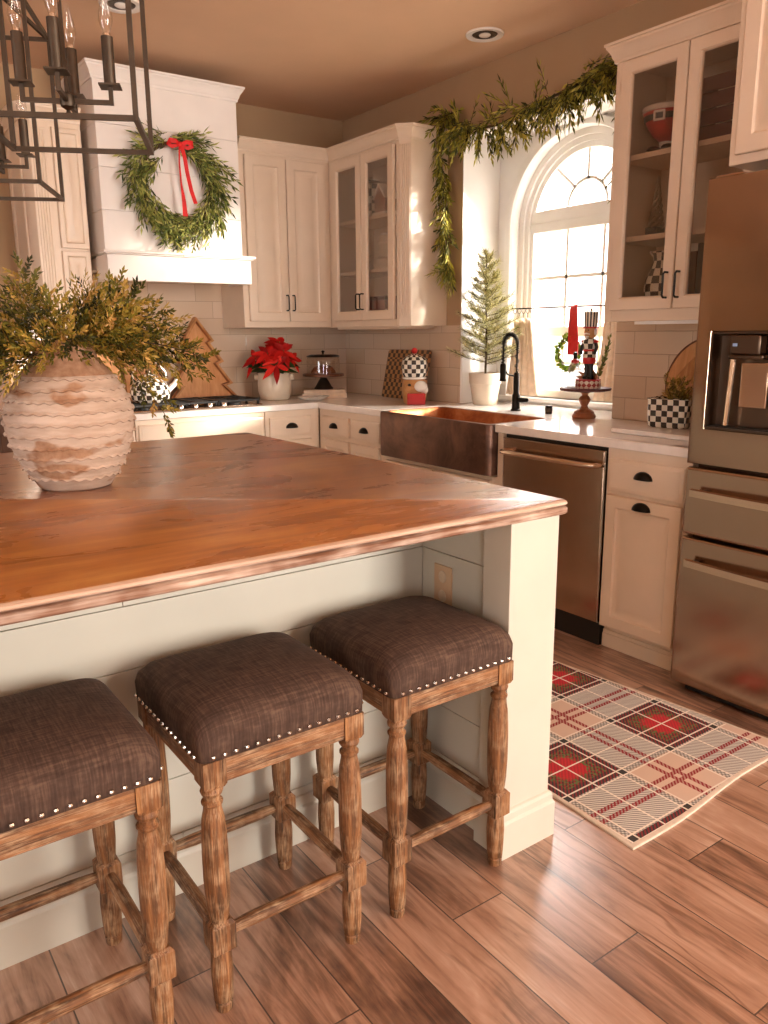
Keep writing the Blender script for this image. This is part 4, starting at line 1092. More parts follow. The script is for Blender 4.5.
# ================================================================== LANTERN CHANDELIERS
def bulb_parts(x, y, z0, par, zs0, zs1):
    mb = MB(); mb.lathe([(.0, zs0), (.0135, zs0), (.0135, zs1), (.009, zs1 + .001), (.0, zs1 + .001)], (x, y, 0), 16); mb.build('candle_sleeve', M['iron'], par)
    mb = MB(); mb.lathe([(.0085, zs1), (.0085, zs1 + .008)], (x, y, 0), 14)
    mb.build('socket', M['chrome'], par)
    mb = MB(); mb.lathe([(.007, zs1 + .008), (.012, zs1 + .02), (.0165, zs1 + .036), (.014, zs1 + .055), (.007, zs1 + .078), (.0025, zs1 + .095), (0, zs1 + .099)], (x, y, 0), 14, cap=False); mb.build('bulb', M['bulb'], par)
def make_lantern():
    t = thing('lantern_chandelier', 'x', 'chandelier', (0, 0, 0), 'open frame lantern chandeliers')
    s, H, b = .1675, .50, .0055
    P = [(-s, -s), (s, -s), (s, s), (-s, s)]
    for i in range(4):
        a, c = P[i], P[(i + 1) % 4]
        for z in (0, H):
            mb = MB(); mb.tube([(a[0], a[1], z), (c[0], c[1], z)], b, sq=True); mb.build('frame_bar', M['iron'], t)
        mb = MB(); mb.box(a[0] - b, a[0] + b, a[1] - b, a[1] + b, 0 - b, H + b); mb.build('upright', M['iron'], t)
        mb = MB(); mb.tube([(a[0], a[1], H), (a[0] * .08, a[1] * .08, H + .12)], b, sq=True); mb.build('roof_bar', M['iron'], t)
    mb = MB(); mb.box(-.004, .004, -.004, .004, .06, H + .13); mb.build('centre_rod', M['iron'], t)
    mb = MB(); mb.lathe([(.0, .045), (.006, .046), (.004, .052), (.016, .06), (.018, .07), (.016, .085), (.006, .09)], (0, 0, 0), 16); mb.build('hub', M['iron'], t)
    mb = MB(); mb.lathe([(.0, H + .115), (.02, H + .118), (.02, H + .128), (.008, H + .135), (.004, CEIL - 1.80 - .03), (.004, CEIL - 1.80 - .03), (.06, CEIL - 1.80 - .02), (.06, CEIL - 1.80 - .001), (0, CEIL - 1.80 - .001)], (0, 0, 0), 20); mb.build('hanging_rod', M['iron'], t)
    R = .098
    for dx, dy in ((1, 0), (-1, 0), (0, 1), (0, -1)):
        x, y = dx * R, dy * R
        mb = MB(); mb.tube([(dx * .01, dy * .01, .072), (x - dx * .004, y - dy * .004, .072), ], .0048, sq=True); mb.box(x - .0048, x + .0048, y - .0048, y + .0048, .067, .105)
        arm = mb.build('candle_arm', M['iron'], t)
        mb = MB(); mb.box(x - .024, x + .024, y - .024, y + .024, .105, .109); mb.build('drip_plate', M['iron'], arm)
        bulb_parts(x, y, 0, arm, .109, .212)
    return t
la = make_lantern()
la['label'] = 'nearer open frame iron lantern with candle lamps hanging over the island'
LROT = -radians(25.5)
lb = dup(la, (.578, 2.915, 1.80), 'farther open frame iron lantern, partly cut off by the left photo edge', LROT)
la.location = (.578, 2.045, 1.80); la.rotation_euler = (0, 0, LROT)

# ================================================================== WREATH ON THE HOOD
random.seed(5)
t = thing('evergreen_wreath', 'olive green leafy wreath with a red bow hanging on the range hood', 'wreath', (1.805, 4.41, 2.14))
C0 = Vector((1.808, 4.425, 2.152)); lf, sm = MB(), MB()
mbh = MB(); mbh.tube([C0 + Vector((.21 * cos(a), 0, .21 * sin(a))) for a in [2 * pi * k / 40 for k in range(41)]], .011, 8, cap=False); mbh.build('hoop', M['stem'], t)
for k in range(240):
    a = 2 * pi * k / 240 + rnd(-.03, .03); rr = .208 + rnd(-.06, .055)
    p_ = C0 + Vector((rr * cos(a), rnd(-.03, .01), rr * sin(a)))
    out = rnd(-.35, .85)
    tang = Vector((-sin(a), 0, cos(a))) * (-1 if cos(a) > -.2 else 1) + Vector((cos(a), 0, sin(a))) * out + Vector((0, rnd(-.35, .02), -.25))
    tang.normalize(); L = rnd(.08, .15)
    e = p_ + tang * L; e.y = min(e.y, 4.445)
    leafspray(lf, sm, p_, e, 0, 9, .052, .0125, 0, 1, .0014, .75)
lf.v = [(x, min(y, 4.457), z) for x, y, z in lf.v]
lf.build('foliage', M['leaf_wreath'], t, recalc=False); sm.build('twig', M['stem'], t)
mb = MB()
def ribbon(mb, pts, w, nrm=(0, -1, 0), th=.0008):
    P = [Vector(q) for q in pts]; N = Vector(nrm); L = []
    for i, q in enumerate(P):
        tg = (P[min(i + 1, len(P) - 1)] - P[max(i - 1, 0)]).normalized(); s_ = tg.cross(N)
        s_ = s_.normalized() if s_.length > 1e-3 else Vector((1, 0, 0))
        n2 = s_.cross(tg).normalized(); ww = (w[i] if isinstance(w, (list, tuple)) else w) / 2
        L.append([q + s_ * ww + n2 * th, q - s_ * ww + n2 * th, q - s_ * ww - n2 * th, q + s_ * ww - n2 * th])
    mb.rings(L); return mb
bx, bz, by = 1.808, 2.345, 4.368
for sgn in (1, -1):
    ribbon(mb, [(bx, by, bz), (bx + sgn * .03, by - .022, bz + .012), (bx + sgn * .062, by - .018, bz + .012), (bx + sgn * .068, by - .004, bz + .0), (bx + sgn * .045, by + .004, bz - .012), (bx, by, bz)], [.015, .022, .026, .026, .02, .015])
mb.ball((bx, by - .006, bz), .014, 10, 7, (1, .7, 1.1))
mb.build('bow', M['ribbon'], t)
mb = MB(); ribbon(mb, [(bx + .004, by - .004, bz), (bx + .018, by - .012, bz - .06), (bx + .028, by - .012, bz - .14), (bx + .045, by - .014, bz - .23), (bx + .06, by - .03, bz - .30)], .022); mb.build('ribbon_tail', M['ribbon'], t)
mb = MB(); ribbon(mb, [(bx - .004, by - .004, bz), (bx - .014, by - .012, bz - .09), (bx - .01, by - .012, bz - .2), (bx - .004, by - .022, bz - .29), (bx - .002, by - .026, bz - .37)], [.008, .008, .01, .022, .028]); mb.build('ribbon_tail', M['ribbon'], t)

# ================================================================== GARLAND OVER THE WINDOW
random.seed(11)
t = thing('evergreen_garland', 'green garland draped over the top of the window recess and down its left side', 'garland', (3.25, 3.2, 2.45))
lf, sm = MB(), MB()
top = [(3.23, 3.87, 2.55), (3.215, 3.80, 2.585), (3.20, 3.70, 2.50), (3.20, 3.52, 2.44), (3.195, 3.35, 2.425), (3.20, 3.18, 2.45), (3.20, 3.02, 2.475), (3.20, 2.90, 2.49), (3.205, 2.79, 2.52), (3.21, 2.69, 2.545), (3.215, 2.60, 2.54), (3.22, 2.52, 2.52)]
drop = [(3.21, 3.84, 2.56), (3.20, 3.86, 2.40), (3.20, 3.82, 2.25), (3.205, 3.80, 2.08), (3.21, 3.795, 1.92), (3.215, 3.785, 1.78), (3.22, 3.765, 1.66)]
rdrop = [(3.215, 2.52, 2.60), (3.20, 2.505, 2.4), (3.20, 2.50, 2.2), (3.20, 2.50, 2.02), (3.21, 2.50, 1.85)]
def resamp(P, n):
    P = [Vector(q) for q in P]; out = []
    for i in range(n):
        s_ = i / (n - 1) * (len(P) - 1); k = min(int(s_), len(P) - 2); out.append(P[k].lerp(P[k + 1], s_ - k))
    return out
for P, cnt, ln, wid in ((top, 250, .17, .055), (drop, 90, .115, .02)):
    R_ = resamp(P, cnt); sm.tube(R_[::3], .006, 6)
    for i, q in enumerate(R_):
        tg = (R_[min(i + 1, cnt - 1)] - R_[max(i - 1, 0)]).normalized()
        o = Vector((rnd(-.03, .025), rnd(-wid, wid), rnd(-wid, wid)))
        d = tg * rnd(-.5, 1.0) + Vector((rnd(-.5, .1), rnd(-.5, .5), rnd(-1.35, -.1)))
        if P is top and random.random() < .10: d.z = rnd(.1, .6)
        if P is top and q.y < 2.95: d.z = min(d.z, -.15)
        d.normalize()
        e = q + o + d * rnd(.6, 1.0) * ln
        leafspray(lf, sm, q + o * .5, e, -.01, 11, .052, .012, 0, 1, .0014, .45)
R_ = resamp(rdrop, 16)
for i, q in enumerate(R_):
    d = Vector((rnd(-.3, 0), rnd(.1, .6), rnd(-1, -.3))).normalized(); leafspray(lf, sm, q, q + d * .11, 0, 9, .03, .007, 0, .6, .0014, .45)
sm.tube(R_, .004, 6)
lf.v = [(min(x, 3.272), y, z) for x, y, z in lf.v]
lf.build('foliage', M['leaf_garland'], t, recalc=False); sm.build('stem', M['stem'], t)
# ================================================================== POTTED TREE
random.seed(3)
TX, TY = 3.33, 3.56
t = thing('plant_pot', 'cream clay pot standing on the window ledge left of the faucet', 'plant pot', (TX, TY, CT))
mb = MB(); mb.lathe([(.0, .001), (.070, .001), (.074, .006), (.092, .125), (.096, .127), (.099, .185), (.097, .19), (.09, .19), (.086, .13), (.06, .12)], (TX, TY, CT), 36, cap=False); mb.build('pot', M['ceramic'], t, ang=30)
mb = MB(); mb.lathe([(.0, .172), (.05, .175), (.088, .168)], (TX, TY, CT), 24, cap=False); mb.build('soil', M['soil'], t)
t = thing('small_pine_tree', 'small grey green artificial pine tree growing from the cream pot by the window', 'tree', (TX, TY, CT + .175))
lf, sm = MB(), MB()
tip = Vector((TX + .01, TY + .02, 1.80)); base = Vector((TX, TY, CT + .17))
sm.tube([base, base.lerp(tip, .3) + Vector((.006, 0, 0)), base.lerp(tip, .7) - Vector((.004, 0, 0)), tip], [.007, .006, .004, .002], 7)
for i in range(60):
    f = .10 + .88 * i / 59; p_ = base.lerp(tip, f); a = i * 2.4 + rnd(-.2, .2)
    ln = (.235 * (1 - f) ** .8 + .03) * rnd(.8, 1.15); d = Vector((cos(a) * 1.0, sin(a) * 1.0, .28 + .3 * f)).normalized()
    e = p_ + d * ln; e.y = min(e.y, NY1 - .03)
    m = (p_ + e) / 2 + Vector((0, 0, -.012)); n = int(9 + 34 * ln / .2); ref = Vector((0, 0, 1))
    sm.tube([p_, m, e], [.003, .0025, .0015], 5)
    def nd(q, dd, n_, sp):
        for k in range(n_):
            s_ = Matrix.Rotation(k * 2.4 + rnd(-.3, .3), 3, dd) @ dd.cross(Vector((.3, .2, 1))).normalized()
            lf.leaf(q(k / n_), (dd * .8 + s_ * .62).normalized(), ref, rnd(.028, .042), .0066, rnd(.1, 1))
    nd(lambda u: bez(p_, m, e, u), (e - p_).normalized(), n * 2, 1)
    if ln > .08:
        for sd in (-1, 1):
            q0 = bez(p_, m, e, .5); d2 = (d + Vector((-sin(a), cos(a), .1)) * sd * .8).normalized(); q1 = q0 + d2 * ln * .35
            sm.tube([q0, q1], .0016, 5); nd(lambda u, q0=q0, q1=q1: q0.lerp(q1, u), d2, 14, 1)
for k in range(16): lf.leaf(tip - Vector((0, 0, .004 * k)), Vector((cos(k * 2.4) * .5, sin(k * 2.4) * .5, .8)).normalized(), Vector((1, 0, 0)), .028, .004, rnd(0, 1))
lf.v = [(min(x, 3.56), min(y, NY1 - .016), z) for x, y, z in lf.v]
lf.build('needles', M['leaf_tree'], t, recalc=False); sm.build('trunk', M['stem'], t)

# ================================================================== FAUCET
t = thing('kitchen_faucet', 'black spring neck kitchen faucet behind the copper sink', 'faucet', (3.20, 3.17, CT))
fx, fy = 3.20, 3.17
mb = MB(); mb.lathe([(.0, .0005), (.029, .0005), (.029, .006), (.024, .01), (.022, .03), (.022, .085), (.019, .09), (.0165, .10), (.0165, .20), (.012, .21), (0, .21)], (fx, fy, CT), 20); mb.build('body', M['pull'], t)
arc = [(fx, fy, CT + .20), (fx, fy, CT + .33)] + [(fx - .045 + .045 * cos(a), fy + .008 * (1 - cos(a)), CT + .36 + .055 * sin(a)) for a in [pi * k / 10 for k in range(11)]] + [(fx - .09, fy + .016, CT + .30), (fx - .09, fy + .016, CT + .26)]
mb = MB(); mb.tube(arc, .0055, 10); mb.build('hose', M['pull'], t)
R_ = resamp(arc, 260); mb = MB(); L = []
for i, q in enumerate(R_):
    tg = (R_[min(i + 1, 259)] - R_[max(i - 1, 0)]).normalized(); u = tg.cross(Vector((0, 1, .02))).normalized(); v = tg.cross(u)
    a = i * .85; L.append(q + u * .0105 * cos(a) + v * .0105 * sin(a))
mb.tube(L, .0021, 5); mb.build('spring', M['pull'], t)
mb = MB(); mb.lathe([(.0, 0), (.019, 0), (.02, .006), (.0165, .012), (.0165, .085), (.013, .095), (.0, .095)], (fx - .09, fy + .016, CT + .165), 18); mb.build('spray_head', M['pull'], t)
mb = MB(); mb.tube([(fx - .012, fy, CT + .19), (fx - .06, fy + .010, CT + .20), (fx - .085, fy + .016, CT + .235)], .0045, 8); mb.build('holder_arm', M['pull'], t)
mb = MB(); mb.tube([(fx, fy - .018, CT + .06), (fx, fy - .05, CT + .06)], .0135, 14); mb.tube([(fx, fy - .05, CT + .06), (fx - .002, fy - .085, CT + .062)], [.013, .011], 12); mb.build('lever', M['pull'], t)
t = thing('air_gap_cap', 'small dark round air gap cap on the worktop right of the faucet', 'sink fitting', (3.20, 2.925, CT))
mb = MB(); mb.lathe([(.0, .0005), (.019, .0005), (.019, .04), (.017, .044), (.0, .045)], (3.20, 2.925, CT), 20); mb.build('cap', M['pull'], t)
mb = MB(); mb.lathe([(.0192, .010), (.0198, .011), (.0198, .030), (.0192, .031)], (3.20, 2.925, CT), 20, cap=False); mb.build('sleeve', M['iron'], t)

# ================================================================== WINDOW DRESSING
RZ, RXX = 1.478, 3.545
t = thing('curtain_rod', 'thin dark curtain rod across the lower part of the arched window', 'curtain rod', (RXX, 3.13, RZ))
mb = MB(); mb.tube([(RXX, 3.56, RZ), (RXX, 2.70, RZ)], .004, 8); mb.build('rod', M['pull'], t)
for y in (3.56, 2.70):
    mb = MB(); mb.ball((RXX, y, RZ), .009, 10, 7); mb.build('finial', M['pull'], t)
    mb = MB(); mb.tube([(RXX, y - (.015 if y > 3 else -.015), RZ), (3.6, y - (.015 if y > 3 else -.015), RZ)], .003, 6); mb.build('bracket', M['pull'], t)
def curtain(y0, y1, x, label, ytop0, ytop1):
    t = thing('cafe_curtain', label, 'curtain', (x, (y0 + y1) / 2, .965), 'linen cafe curtains')
    NU, NV = 40, 14; V = []; Fc = []
    for j in range(NV + 1):
        v = j / NV; z = .965 + (1.425 - .965) * v
        for i in range(NU + 1):
            u = i / NU; a = (y0 + (y1 - y0) * u) * (1 - v) + (ytop0 + (ytop1 - ytop0) * u) * v
            V.append((x + .014 * sin(u * 5 * 2 * pi) * (1 - .3 * v) + .004 * sin(9 * u + 4 * v), a, z - .02 * abs(sin(u * 2.5 * pi)) * (v ** 6)))
    for j in range(NV):
        for i in range(NU): a = j * (NU + 1) + i; Fc.append((a, a + 1, a + NU + 2, a + NU + 1))
    mb = MB(); mb.add(V, Fc); o = mb.build('panel', M['linen'], t, ang=80); so = o.modifiers.new('s', 'SOLIDIFY'); so.thickness = .0015
    for k in range(5):
        y = ytop0 + (ytop1 - ytop0) * k / 4
        mb = MB(); mb.tube([(RXX, y + .014 * sin(a), RZ - .012 + .016 * cos(a)) for a in [2 * pi * q / 16 for q in range(17)]], .0016, 5, cap=False)
        mb.tube([(RXX, y, RZ - .028), (RXX, y + .002, 1.42)], .0015, 5); mb.build('ring', M['pull'], t)
curtain(3.60, 3.33, RXX, 'pale linen cafe curtain gathered at the left end of the window rod', 3.54, 3.40)
curtain(2.92, 2.66, RXX, 'pale linen cafe curtain at the right end of the window rod, behind the nutcracker', 2.86, 2.72)

t = thing('small_wreath', 'small bright green wreath hung in the window on a wide red ribbon', 'wreath', (3.50, 3.07, 1.23))
random.seed(9)
C0 = Vector((3.50, 3.068, 1.225)); lf, sm = MB(), MB()
sm.tube([C0 + Vector((0, .075 * cos(a), .085 * sin(a))) for a in [2 * pi * k / 24 for k in range(25)]], .005, 6, cap=False)
for k in range(120):
    a = 2 * pi * k / 120; p_ = C0 + Vector((rnd(-.012, .012), (.075 + rnd(-.012, .012)) * cos(a), (.085 + rnd(-.012, .012)) * sin(a)))
    d = (Vector((rnd(-.6, .2), -sin(a), cos(a))) + Vector((0, cos(a), sin(a))) * rnd(-.4, .9)).normalized()
    for q in range(3): lf.leaf(p_, (d + Vector((rnd(-.5, .5), rnd(-.5, .5), rnd(-.5, .5)))).normalized(), Vector((1, 0, 0)), rnd(.024, .036), .015, rnd(0, 1))
lf.build('foliage', M['leaf_bright'], t, recalc=False); sm.build('hoop', M['stem'], t)
mb = MB(); ribbon(mb, [(3.539, 3.075, RZ + .006), (3.530, 3.072, RZ - .005), (3.49, 3.035, 1.36), (3.478, 3.02, 1.29), (3.478, 3.02, 1.215)], [.05, .054, .068, .074, .074], (-1, 0, 0)); mb.build('ribbon', M['ribbon'], t)

# ================================================================== CAKE STAND, NUTCRACKER
KX, KY = 3.175, 2.665
t = thing('cake_stand', 'turned wooden cake stand with red rimmed plate on the worktop right of the sink', 'cake stand', (KX, KY, CT))
mb = MB(); mb.lathe([(.0, .0005), (.056, .0005), (.06, .008), (.056, .018), (.05, .024), (.05, .032), (.04, .04), (.02, .05), (.016, .062), (.024, .078), (.03, .092), (.024, .106), (.014, .114), (.018, .124), (.03, .130), (.03, .134), (0, .134)], (KX, KY, CT), 32); mb.build('pedestal', M['turned'], t, ang=40)
mb = MB(); mb.lathe([(.0, .1345), (.10, .1345), (.126, .140), (.129, .148), (.125, .152), (.0, .152)], (KX, KY, CT), 44); mb.build('plate', M['maroon'], t, ang=40)
PZ = CT + .1525
NXc, NYc = 3.15, 2.628
t = thing('nutcracker', 'tall nutcracker figure with striped hat and checked base on the wooden cake stand', 'nutcracker', (NXc, NYc, PZ))
def P_(name, prof, mat, dx=0, dy=0, n=20, sc=1.0, par=None):
    mb = MB(); mb.lathe([(r * 1.25, z * sc) for r, z in prof], (NXc + dx, NYc + dy, PZ), n); return mb.build(name, mat, par or t, ang=40)
diamond = checker('red_white_diamonds', '#e9dccb', '#9c1c1a', .018, .3, True, rot=(0, 0, radians(45)))
stripes = NT('black_cream_stripes'); _u = stripes.sep(stripes.coord('UV'))
stripes.set(stripes.mix(stripes.math('LESS_THAN', stripes.math('FRACT', stripes.math('MULTIPLY', _u[0], 62.0)), .5), hx('#ece2cf'), hx('#1b1714')), .3)
P_('base', [(0, 0), (.047, 0), (.049, .004), (.049, .036), (.046, .040), (.0, .041)], diamond)
P_('base_rim', [(.0475, .0392), (.0495, .040), (.0495, .044), (.0, .0445)], M['red'])
for s_ in (-1, 1):
    P_('boot', [(0, .0445), (.013, .0445), (.012, .055), (.009, .068), (.0095, .10), (.011, .125), (.0, .127)], M['black'], 0, s_ * .013, 14)
    mb = MB(); mb.ball((NXc - .012, NYc + s_ * .014, PZ + .052), .011, 10, 7, (1.3, .9, .7)); mb.build('shoe', M['black'], t)
P_('trousers', [(.0, .120), (.024, .120), (.026, .135), (.025, .15), (.0, .152)], M['red'])
P_('coat', [(.0, .150), (.028, .150), (.024, .172), (.022, .185), (.026, .205), (.029, .225), (.024, .238), (.01, .243), (0, .243)], M['checkuv'])
P_('belt', [(.024, .180), (.0245, .181), (.0245, .188), (.024, .189), (0, .189)], M['red'])
for s_ in (-1, 1):
    mb = MB(); mb.tube([(NXc, NYc + s_ * .033, PZ + .225), (NXc - .004, NYc + s_ * .046, PZ + .20), (NXc - .014, NYc + s_ * .042, PZ + .165)], [.0095, .0085, .0075], 10)
    mb.build('arm', M['black'], t)
    mb = MB(); mb.ball((NXc - .002, NYc + s_ * .037, PZ + .227), .014, 10, 7, (1, 1, .6)); mb.build('epaulette', M['red'], t)
P_('head', [(.0, .240), (.014, .242), (.022, .252), (.0235, .27), (.0225, .29), (.0, .292)], M['tan'])
mb = MB(); mb.ball((NXc - .030, NYc + .004, PZ + .272), .0075, 8, 6, (1.4, .8, .9)); mb.build('nose', M['tan'], t)
mb = MB(); mb.tube([(NXc - .026, NYc - .018, PZ + .262), (NXc - .032, NYc, PZ + .266), (NXc - .026, NYc + .018, PZ + .262)], [.002, .0045, .002], 8); mb.build('moustache', M['whitecer'], t)
for s_ in (-1, 1):
    mb = MB(); mb.ball((NXc - .0265, NYc + s_ * .010, PZ + .281), .0032, 8, 6); mb.build('eye', M['black'], t)
    mb = MB(); mb.ball((NXc + .004, NYc + s_ * .027, PZ + .272), .011, 10, 7, (1, .7, 1.6)); mb.build('hair', M['whitecer'], t)
mb = MB(); mb.tube([(NXc - .026, NYc, PZ + .252), (NXc - .029, NYc, PZ + .235)], [.012, .004], 8); mb.build('beard', M['whitecer'], t)
P_('hat_brim', [(.0, .290), (.030, .290), (.031, .294), (.028, .297), (0, .297)], M['red'])
P_('hat', [(.0, .297), (.025, .297), (.027, .35), (.028, .368), (.0, .37)], stripes.m)
P_('finial', [(.0, .370), (.008, .371), (.004, .376), (.006, .381), (0, .387)], M['tan'])

BX, BYc = 3.18, 2.742
t = thing('glass_bottle', 'clear glass figure with a red collar on the cake stand, left of the nutcracker', 'glass ornament', (BX, BYc, PZ))
mb = MB(); mb.lathe([(.0, .001), (.036, .001), (.037, .01), (.036, .08), (.026, .11), (.012, .125), (.011, .14)], (BX, BYc, PZ), 28, cap=False); mb.build('glass_body', glass('figure_glass', (.72, .74, .74, 1), .08, .5), t, ang=50)
mb = MB(); mb.lathe([(.012, .118), (.02, .122), (.021, .134), (.013, .14), (0, .14)], (BX, BYc, PZ), 20); mb.ball((BX - .014, BYc - .014, PZ + .128), .011, 8, 6); mb.build('red_collar', M['red'], t)
mb = MB(); mb.lathe([(.0, .14), (.01, .14), (.011, .15), (.01, .172), (0, .176)], (BX, BYc, PZ), 16); mb.build('stopper', M['pull'], t)
random.seed(31)
t = thing('dried_leaf_sprig', 'tan dried leaf sprig with small green twigs behind the nutcracker on the cake stand', 'dried flowers', (3.222, 2.625, PZ))
lf, sm = MB(), MB()
sm.tube([(3.218, 2.63, PZ + .001), (3.222, 2.625, PZ + .05)], .004, 6)
for dy, dz in ((.08, .035), (-.07, .05), (-.055, .09), (.07, .07), (.03, .10)):
    lf.leaf((3.21, 2.625, PZ + .03), Vector((-.1, dy, dz)).normalized(), Vector((1, 0, 0)), .11, .045, rnd(.6, 1))
for k in range(4): leafspray(lf, sm, (3.222, 2.625, PZ + .05), (3.215, 2.58 - .006 * k, PZ + .15 + .03 * k), 0, 10, .028, .012, .0, .4)
lf.build('leaves', leafy('dried_leaves', [(0, '#56602a'), (.3, '#7a7f3a'), (.5, '#b98150'), (1, '#d9a877')]), t, recalc=False); sm.build('stem', M['stem'], t)

# ================================================================== RIGHT WORKTOP CORNER
TZ = CT + .0005
t = tag(MB().box(2.80, 3.165, 1.74, 2.20, TZ, CT + .02).build('serving_board', M['quartz'], bevel=.005), 'pale stone serving board lying on the worktop beside the refrigerator', 'serving board')
BZ = CT + .0205
bx_, by_ = 3.045, 2.06
t = thing('checked_box', 'black and white checked square planter box on the pale serving board', 'planter', (bx_, by_, BZ))
mb = MB()
def q4(h, z, r=.02):
    L = []
    for cx_, cy_, a0 in ((h - r, h - r, 0), (-h + r, h - r, 90), (-h + r, -h + r, 180), (h - r, -h + r, 270)):
        for k in range(4):
            a = radians(a0 + 30 * k); L.append((cx_ + r * cos(a), cy_ + r * sin(a), z))
    return L
mb.rings([q4(.078, 0), q4(.085, .008), q4(.09, .115), q4(.094, .124), q4(.086, .126), q4(.08, .10), q4(.07, .02)])
o = mb.build('box', checker('painted_checks', '#efe6d6', '#191614', .0245, .2, loc=(.004, .004, .0005)), t, local=True, ang=40)
t.rotation_euler = (0, 0, radians(12))
random.seed(13)
t = thing('pine_sprigs', 'tuft of green pine with gold tips standing in the checked planter box', 'greenery', (bx_, by_ - .02, BZ + .03))
lf, sm = MB(), MB()
for k in range(34):
    a = rnd(0, 2 * pi); r_ = rnd(.02, .10); sprig(lf, sm, (bx_ + rnd(-.03, .03), by_ + rnd(-.03, .03), BZ + .08), (bx_ + r_ * cos(a), by_ - .03 + r_ * sin(a), BZ + rnd(.12, .22)), 0, 6, .03, 6, .016, .005, v0=.2, v1=1)
lf.build('foliage', M['leaf_vase'], t, recalc=False); sm.build('stem', M['stem'], t)
t = thing('round_cutting_board', 'round planked wooden board leaning against the tiles beside the refrigerator', 'cutting board', (3.24, 2.03, CT))
lean = radians(9)
def rb(u, v, n):  # board plane leaning back onto the wall
    return (3.200 - n * cos(lean) + v * sin(lean), 2.03 + u, CT + .001 + .0195 * sin(lean) + v * cos(lean))
rr_ = .198
for i in range(6):
    u0, u1 = -rr_ + i * 2 * rr_ / 6 + .0006, -rr_ + (i + 1) * 2 * rr_ / 6 - .0006
    pts = []
    for k in range(9):
        u = u0 + (u1 - u0) * k / 8; pts.append((u, math.sqrt(max(0, rr_ ** 2 - u * u))))
    poly_ = [(u, rr_ + h) for u, h in pts] + [(u, rr_ - h) for u, h in reversed(pts)]
    c_, s_ = cos(radians(40)), sin(radians(40))
    poly_ = [(u * c_ - (v - rr_) * s_, rr_ + u * s_ + (v - rr_) * c_) for u, v in poly_]
    mb = MB(); mb.prism(poly_, rb, 0, .016); mb.build('plank', (M['board'], M['boardlight'])[i % 2], t, bevel=.0008)
mb = MB(); L = []
for n_, r_ in ((.0, rr_ - .003), (-.001, rr_ + .004), (.018, rr_ + .004), (.019, rr_ - .003)):
    L.append([rb(r_ * cos(2 * pi * k / 60), rr_ + .004 + r_ * sin(2 * pi * k / 60), n_) for k in range(60)])
mb.rings(L, cap0=False, cap1=False); mb.build('rim', M['walnut'], t)
t = thing('checked_tin', 'small dark checked tin behind the pine tuft beside the refrigerator', 'tin', (3.10, 1.86, BZ))
mb = MB(); mb.box(3.07, 3.15, 1.80, 1.93, BZ, BZ + .175); mb.build('tin', checker('amber_checks', '#c98a45', '#191614', .03, .3), t, bevel=.004)
mb = MB(); mb.box(3.067, 3.153, 1.797, 1.933, BZ + .1755, BZ + .19); mb.build('lid', M['black'], t, bevel=.003)

# ================================================================== CORNER OF THE WORKTOP
t = thing('checked_cutting_board', 'end grain checked cutting board leaning on the tiles left of the sink', 'cutting board', (3.2, 4.2, CT))
lean = radians(12)
def cb(u, v, n): return (3.196 - n * cos(lean) + v * sin(lean), 4.20 + u, CT + .006 + v * cos(lean))
mb = MB(); pol = []
for cx_, cy_, a0 in ((.20, .30, 0), (-.20, .30, 90), (-.20, .02, 180), (.20, .02, 270)):
    for k in range(4): a = radians(a0 + 30 * k); pol.append((cx_ + .02 * cos(a), cy_ + .02 * sin(a)))
mb.prism(pol, cb, 0, .024)
o = mb.build('board', M['checkboard'], t, bevel=.002)

random.seed(17)
JX, JY = 3.03, 3.87
t = thing('cookie_jar', 'bear faced cookie jar with checked black and white lid and red front', 'cookie jar', (JX, JY, CT))
mb = MB(); mb.lathe([(.0, .0005), (.055, .0005), (.066, .012), (.074, .05), (.078, .09), (.073, .13), (.064, .15), (.0, .151)], (JX, JY, CT), 30); mb.build('head', M['tan'], t)
Fd = Vector((-.62, -.78, 0)).normalized(); Sd = Vector((-Fd.y, Fd.x, 0))   # facing the camera
Sd = Vector((.78, -.62, 0))
c_ = Vector((JX, JY, CT))
mb = MB(); q = c_ + Fd * .072 + Sd * .012 + Vector((0, 0, .036)); mb.obox(q, Sd, (0, 0, 1), Fd, .055, .034, .022); mb.build('red_block', M['red'], t, bevel=.006, seg=3)
mb = MB(); mb.ball(c_ + Fd * .058 + Sd * .038 + Vector((0, 0, .11)), .042, 18, 12, (1, 1, .82)); mb.ball(c_ + Fd * .05 + Sd * .06 + Vector((0, 0, .09)), .026, 14, 9); mb.build('white_mitten', M['whitecer'], t)
mb = MB(); mb.ball(c_ + Fd * .075 - Sd * .03 + Vector((0, 0, .118)), .011, 10, 8); mb.build('nose', M['black'], t)
mb = MB(); mb.ball(c_ + Fd * .060 - Sd * .032 + Vector((0, 0, .10)), .028, 12, 9); mb.build('muzzle', M['tan'], t)
mb = MB(); mb.lathe([(.066, .1515), (.074, .155), (.074, .162), (.068, .165), (.0, .166)], (JX, JY, CT), 30); mb.build('rim', M['whitecer'], t)
mb = MB(); mb.lathe([(.066, .1665), (.074, .18), (.079, .22), (.079, .25), (.074, .27), (.055, .287), (.03, .298), (.014, .304), (0, .306)], (JX, JY, CT), 36, uvr=.026 * 18); ld_ = mb.build('lid', M['checkuv'], t)
mb = MB(); mb.ball((JX, JY, CT + .322), .019, 14, 10); mb.build('knob', M['red'], ld_)

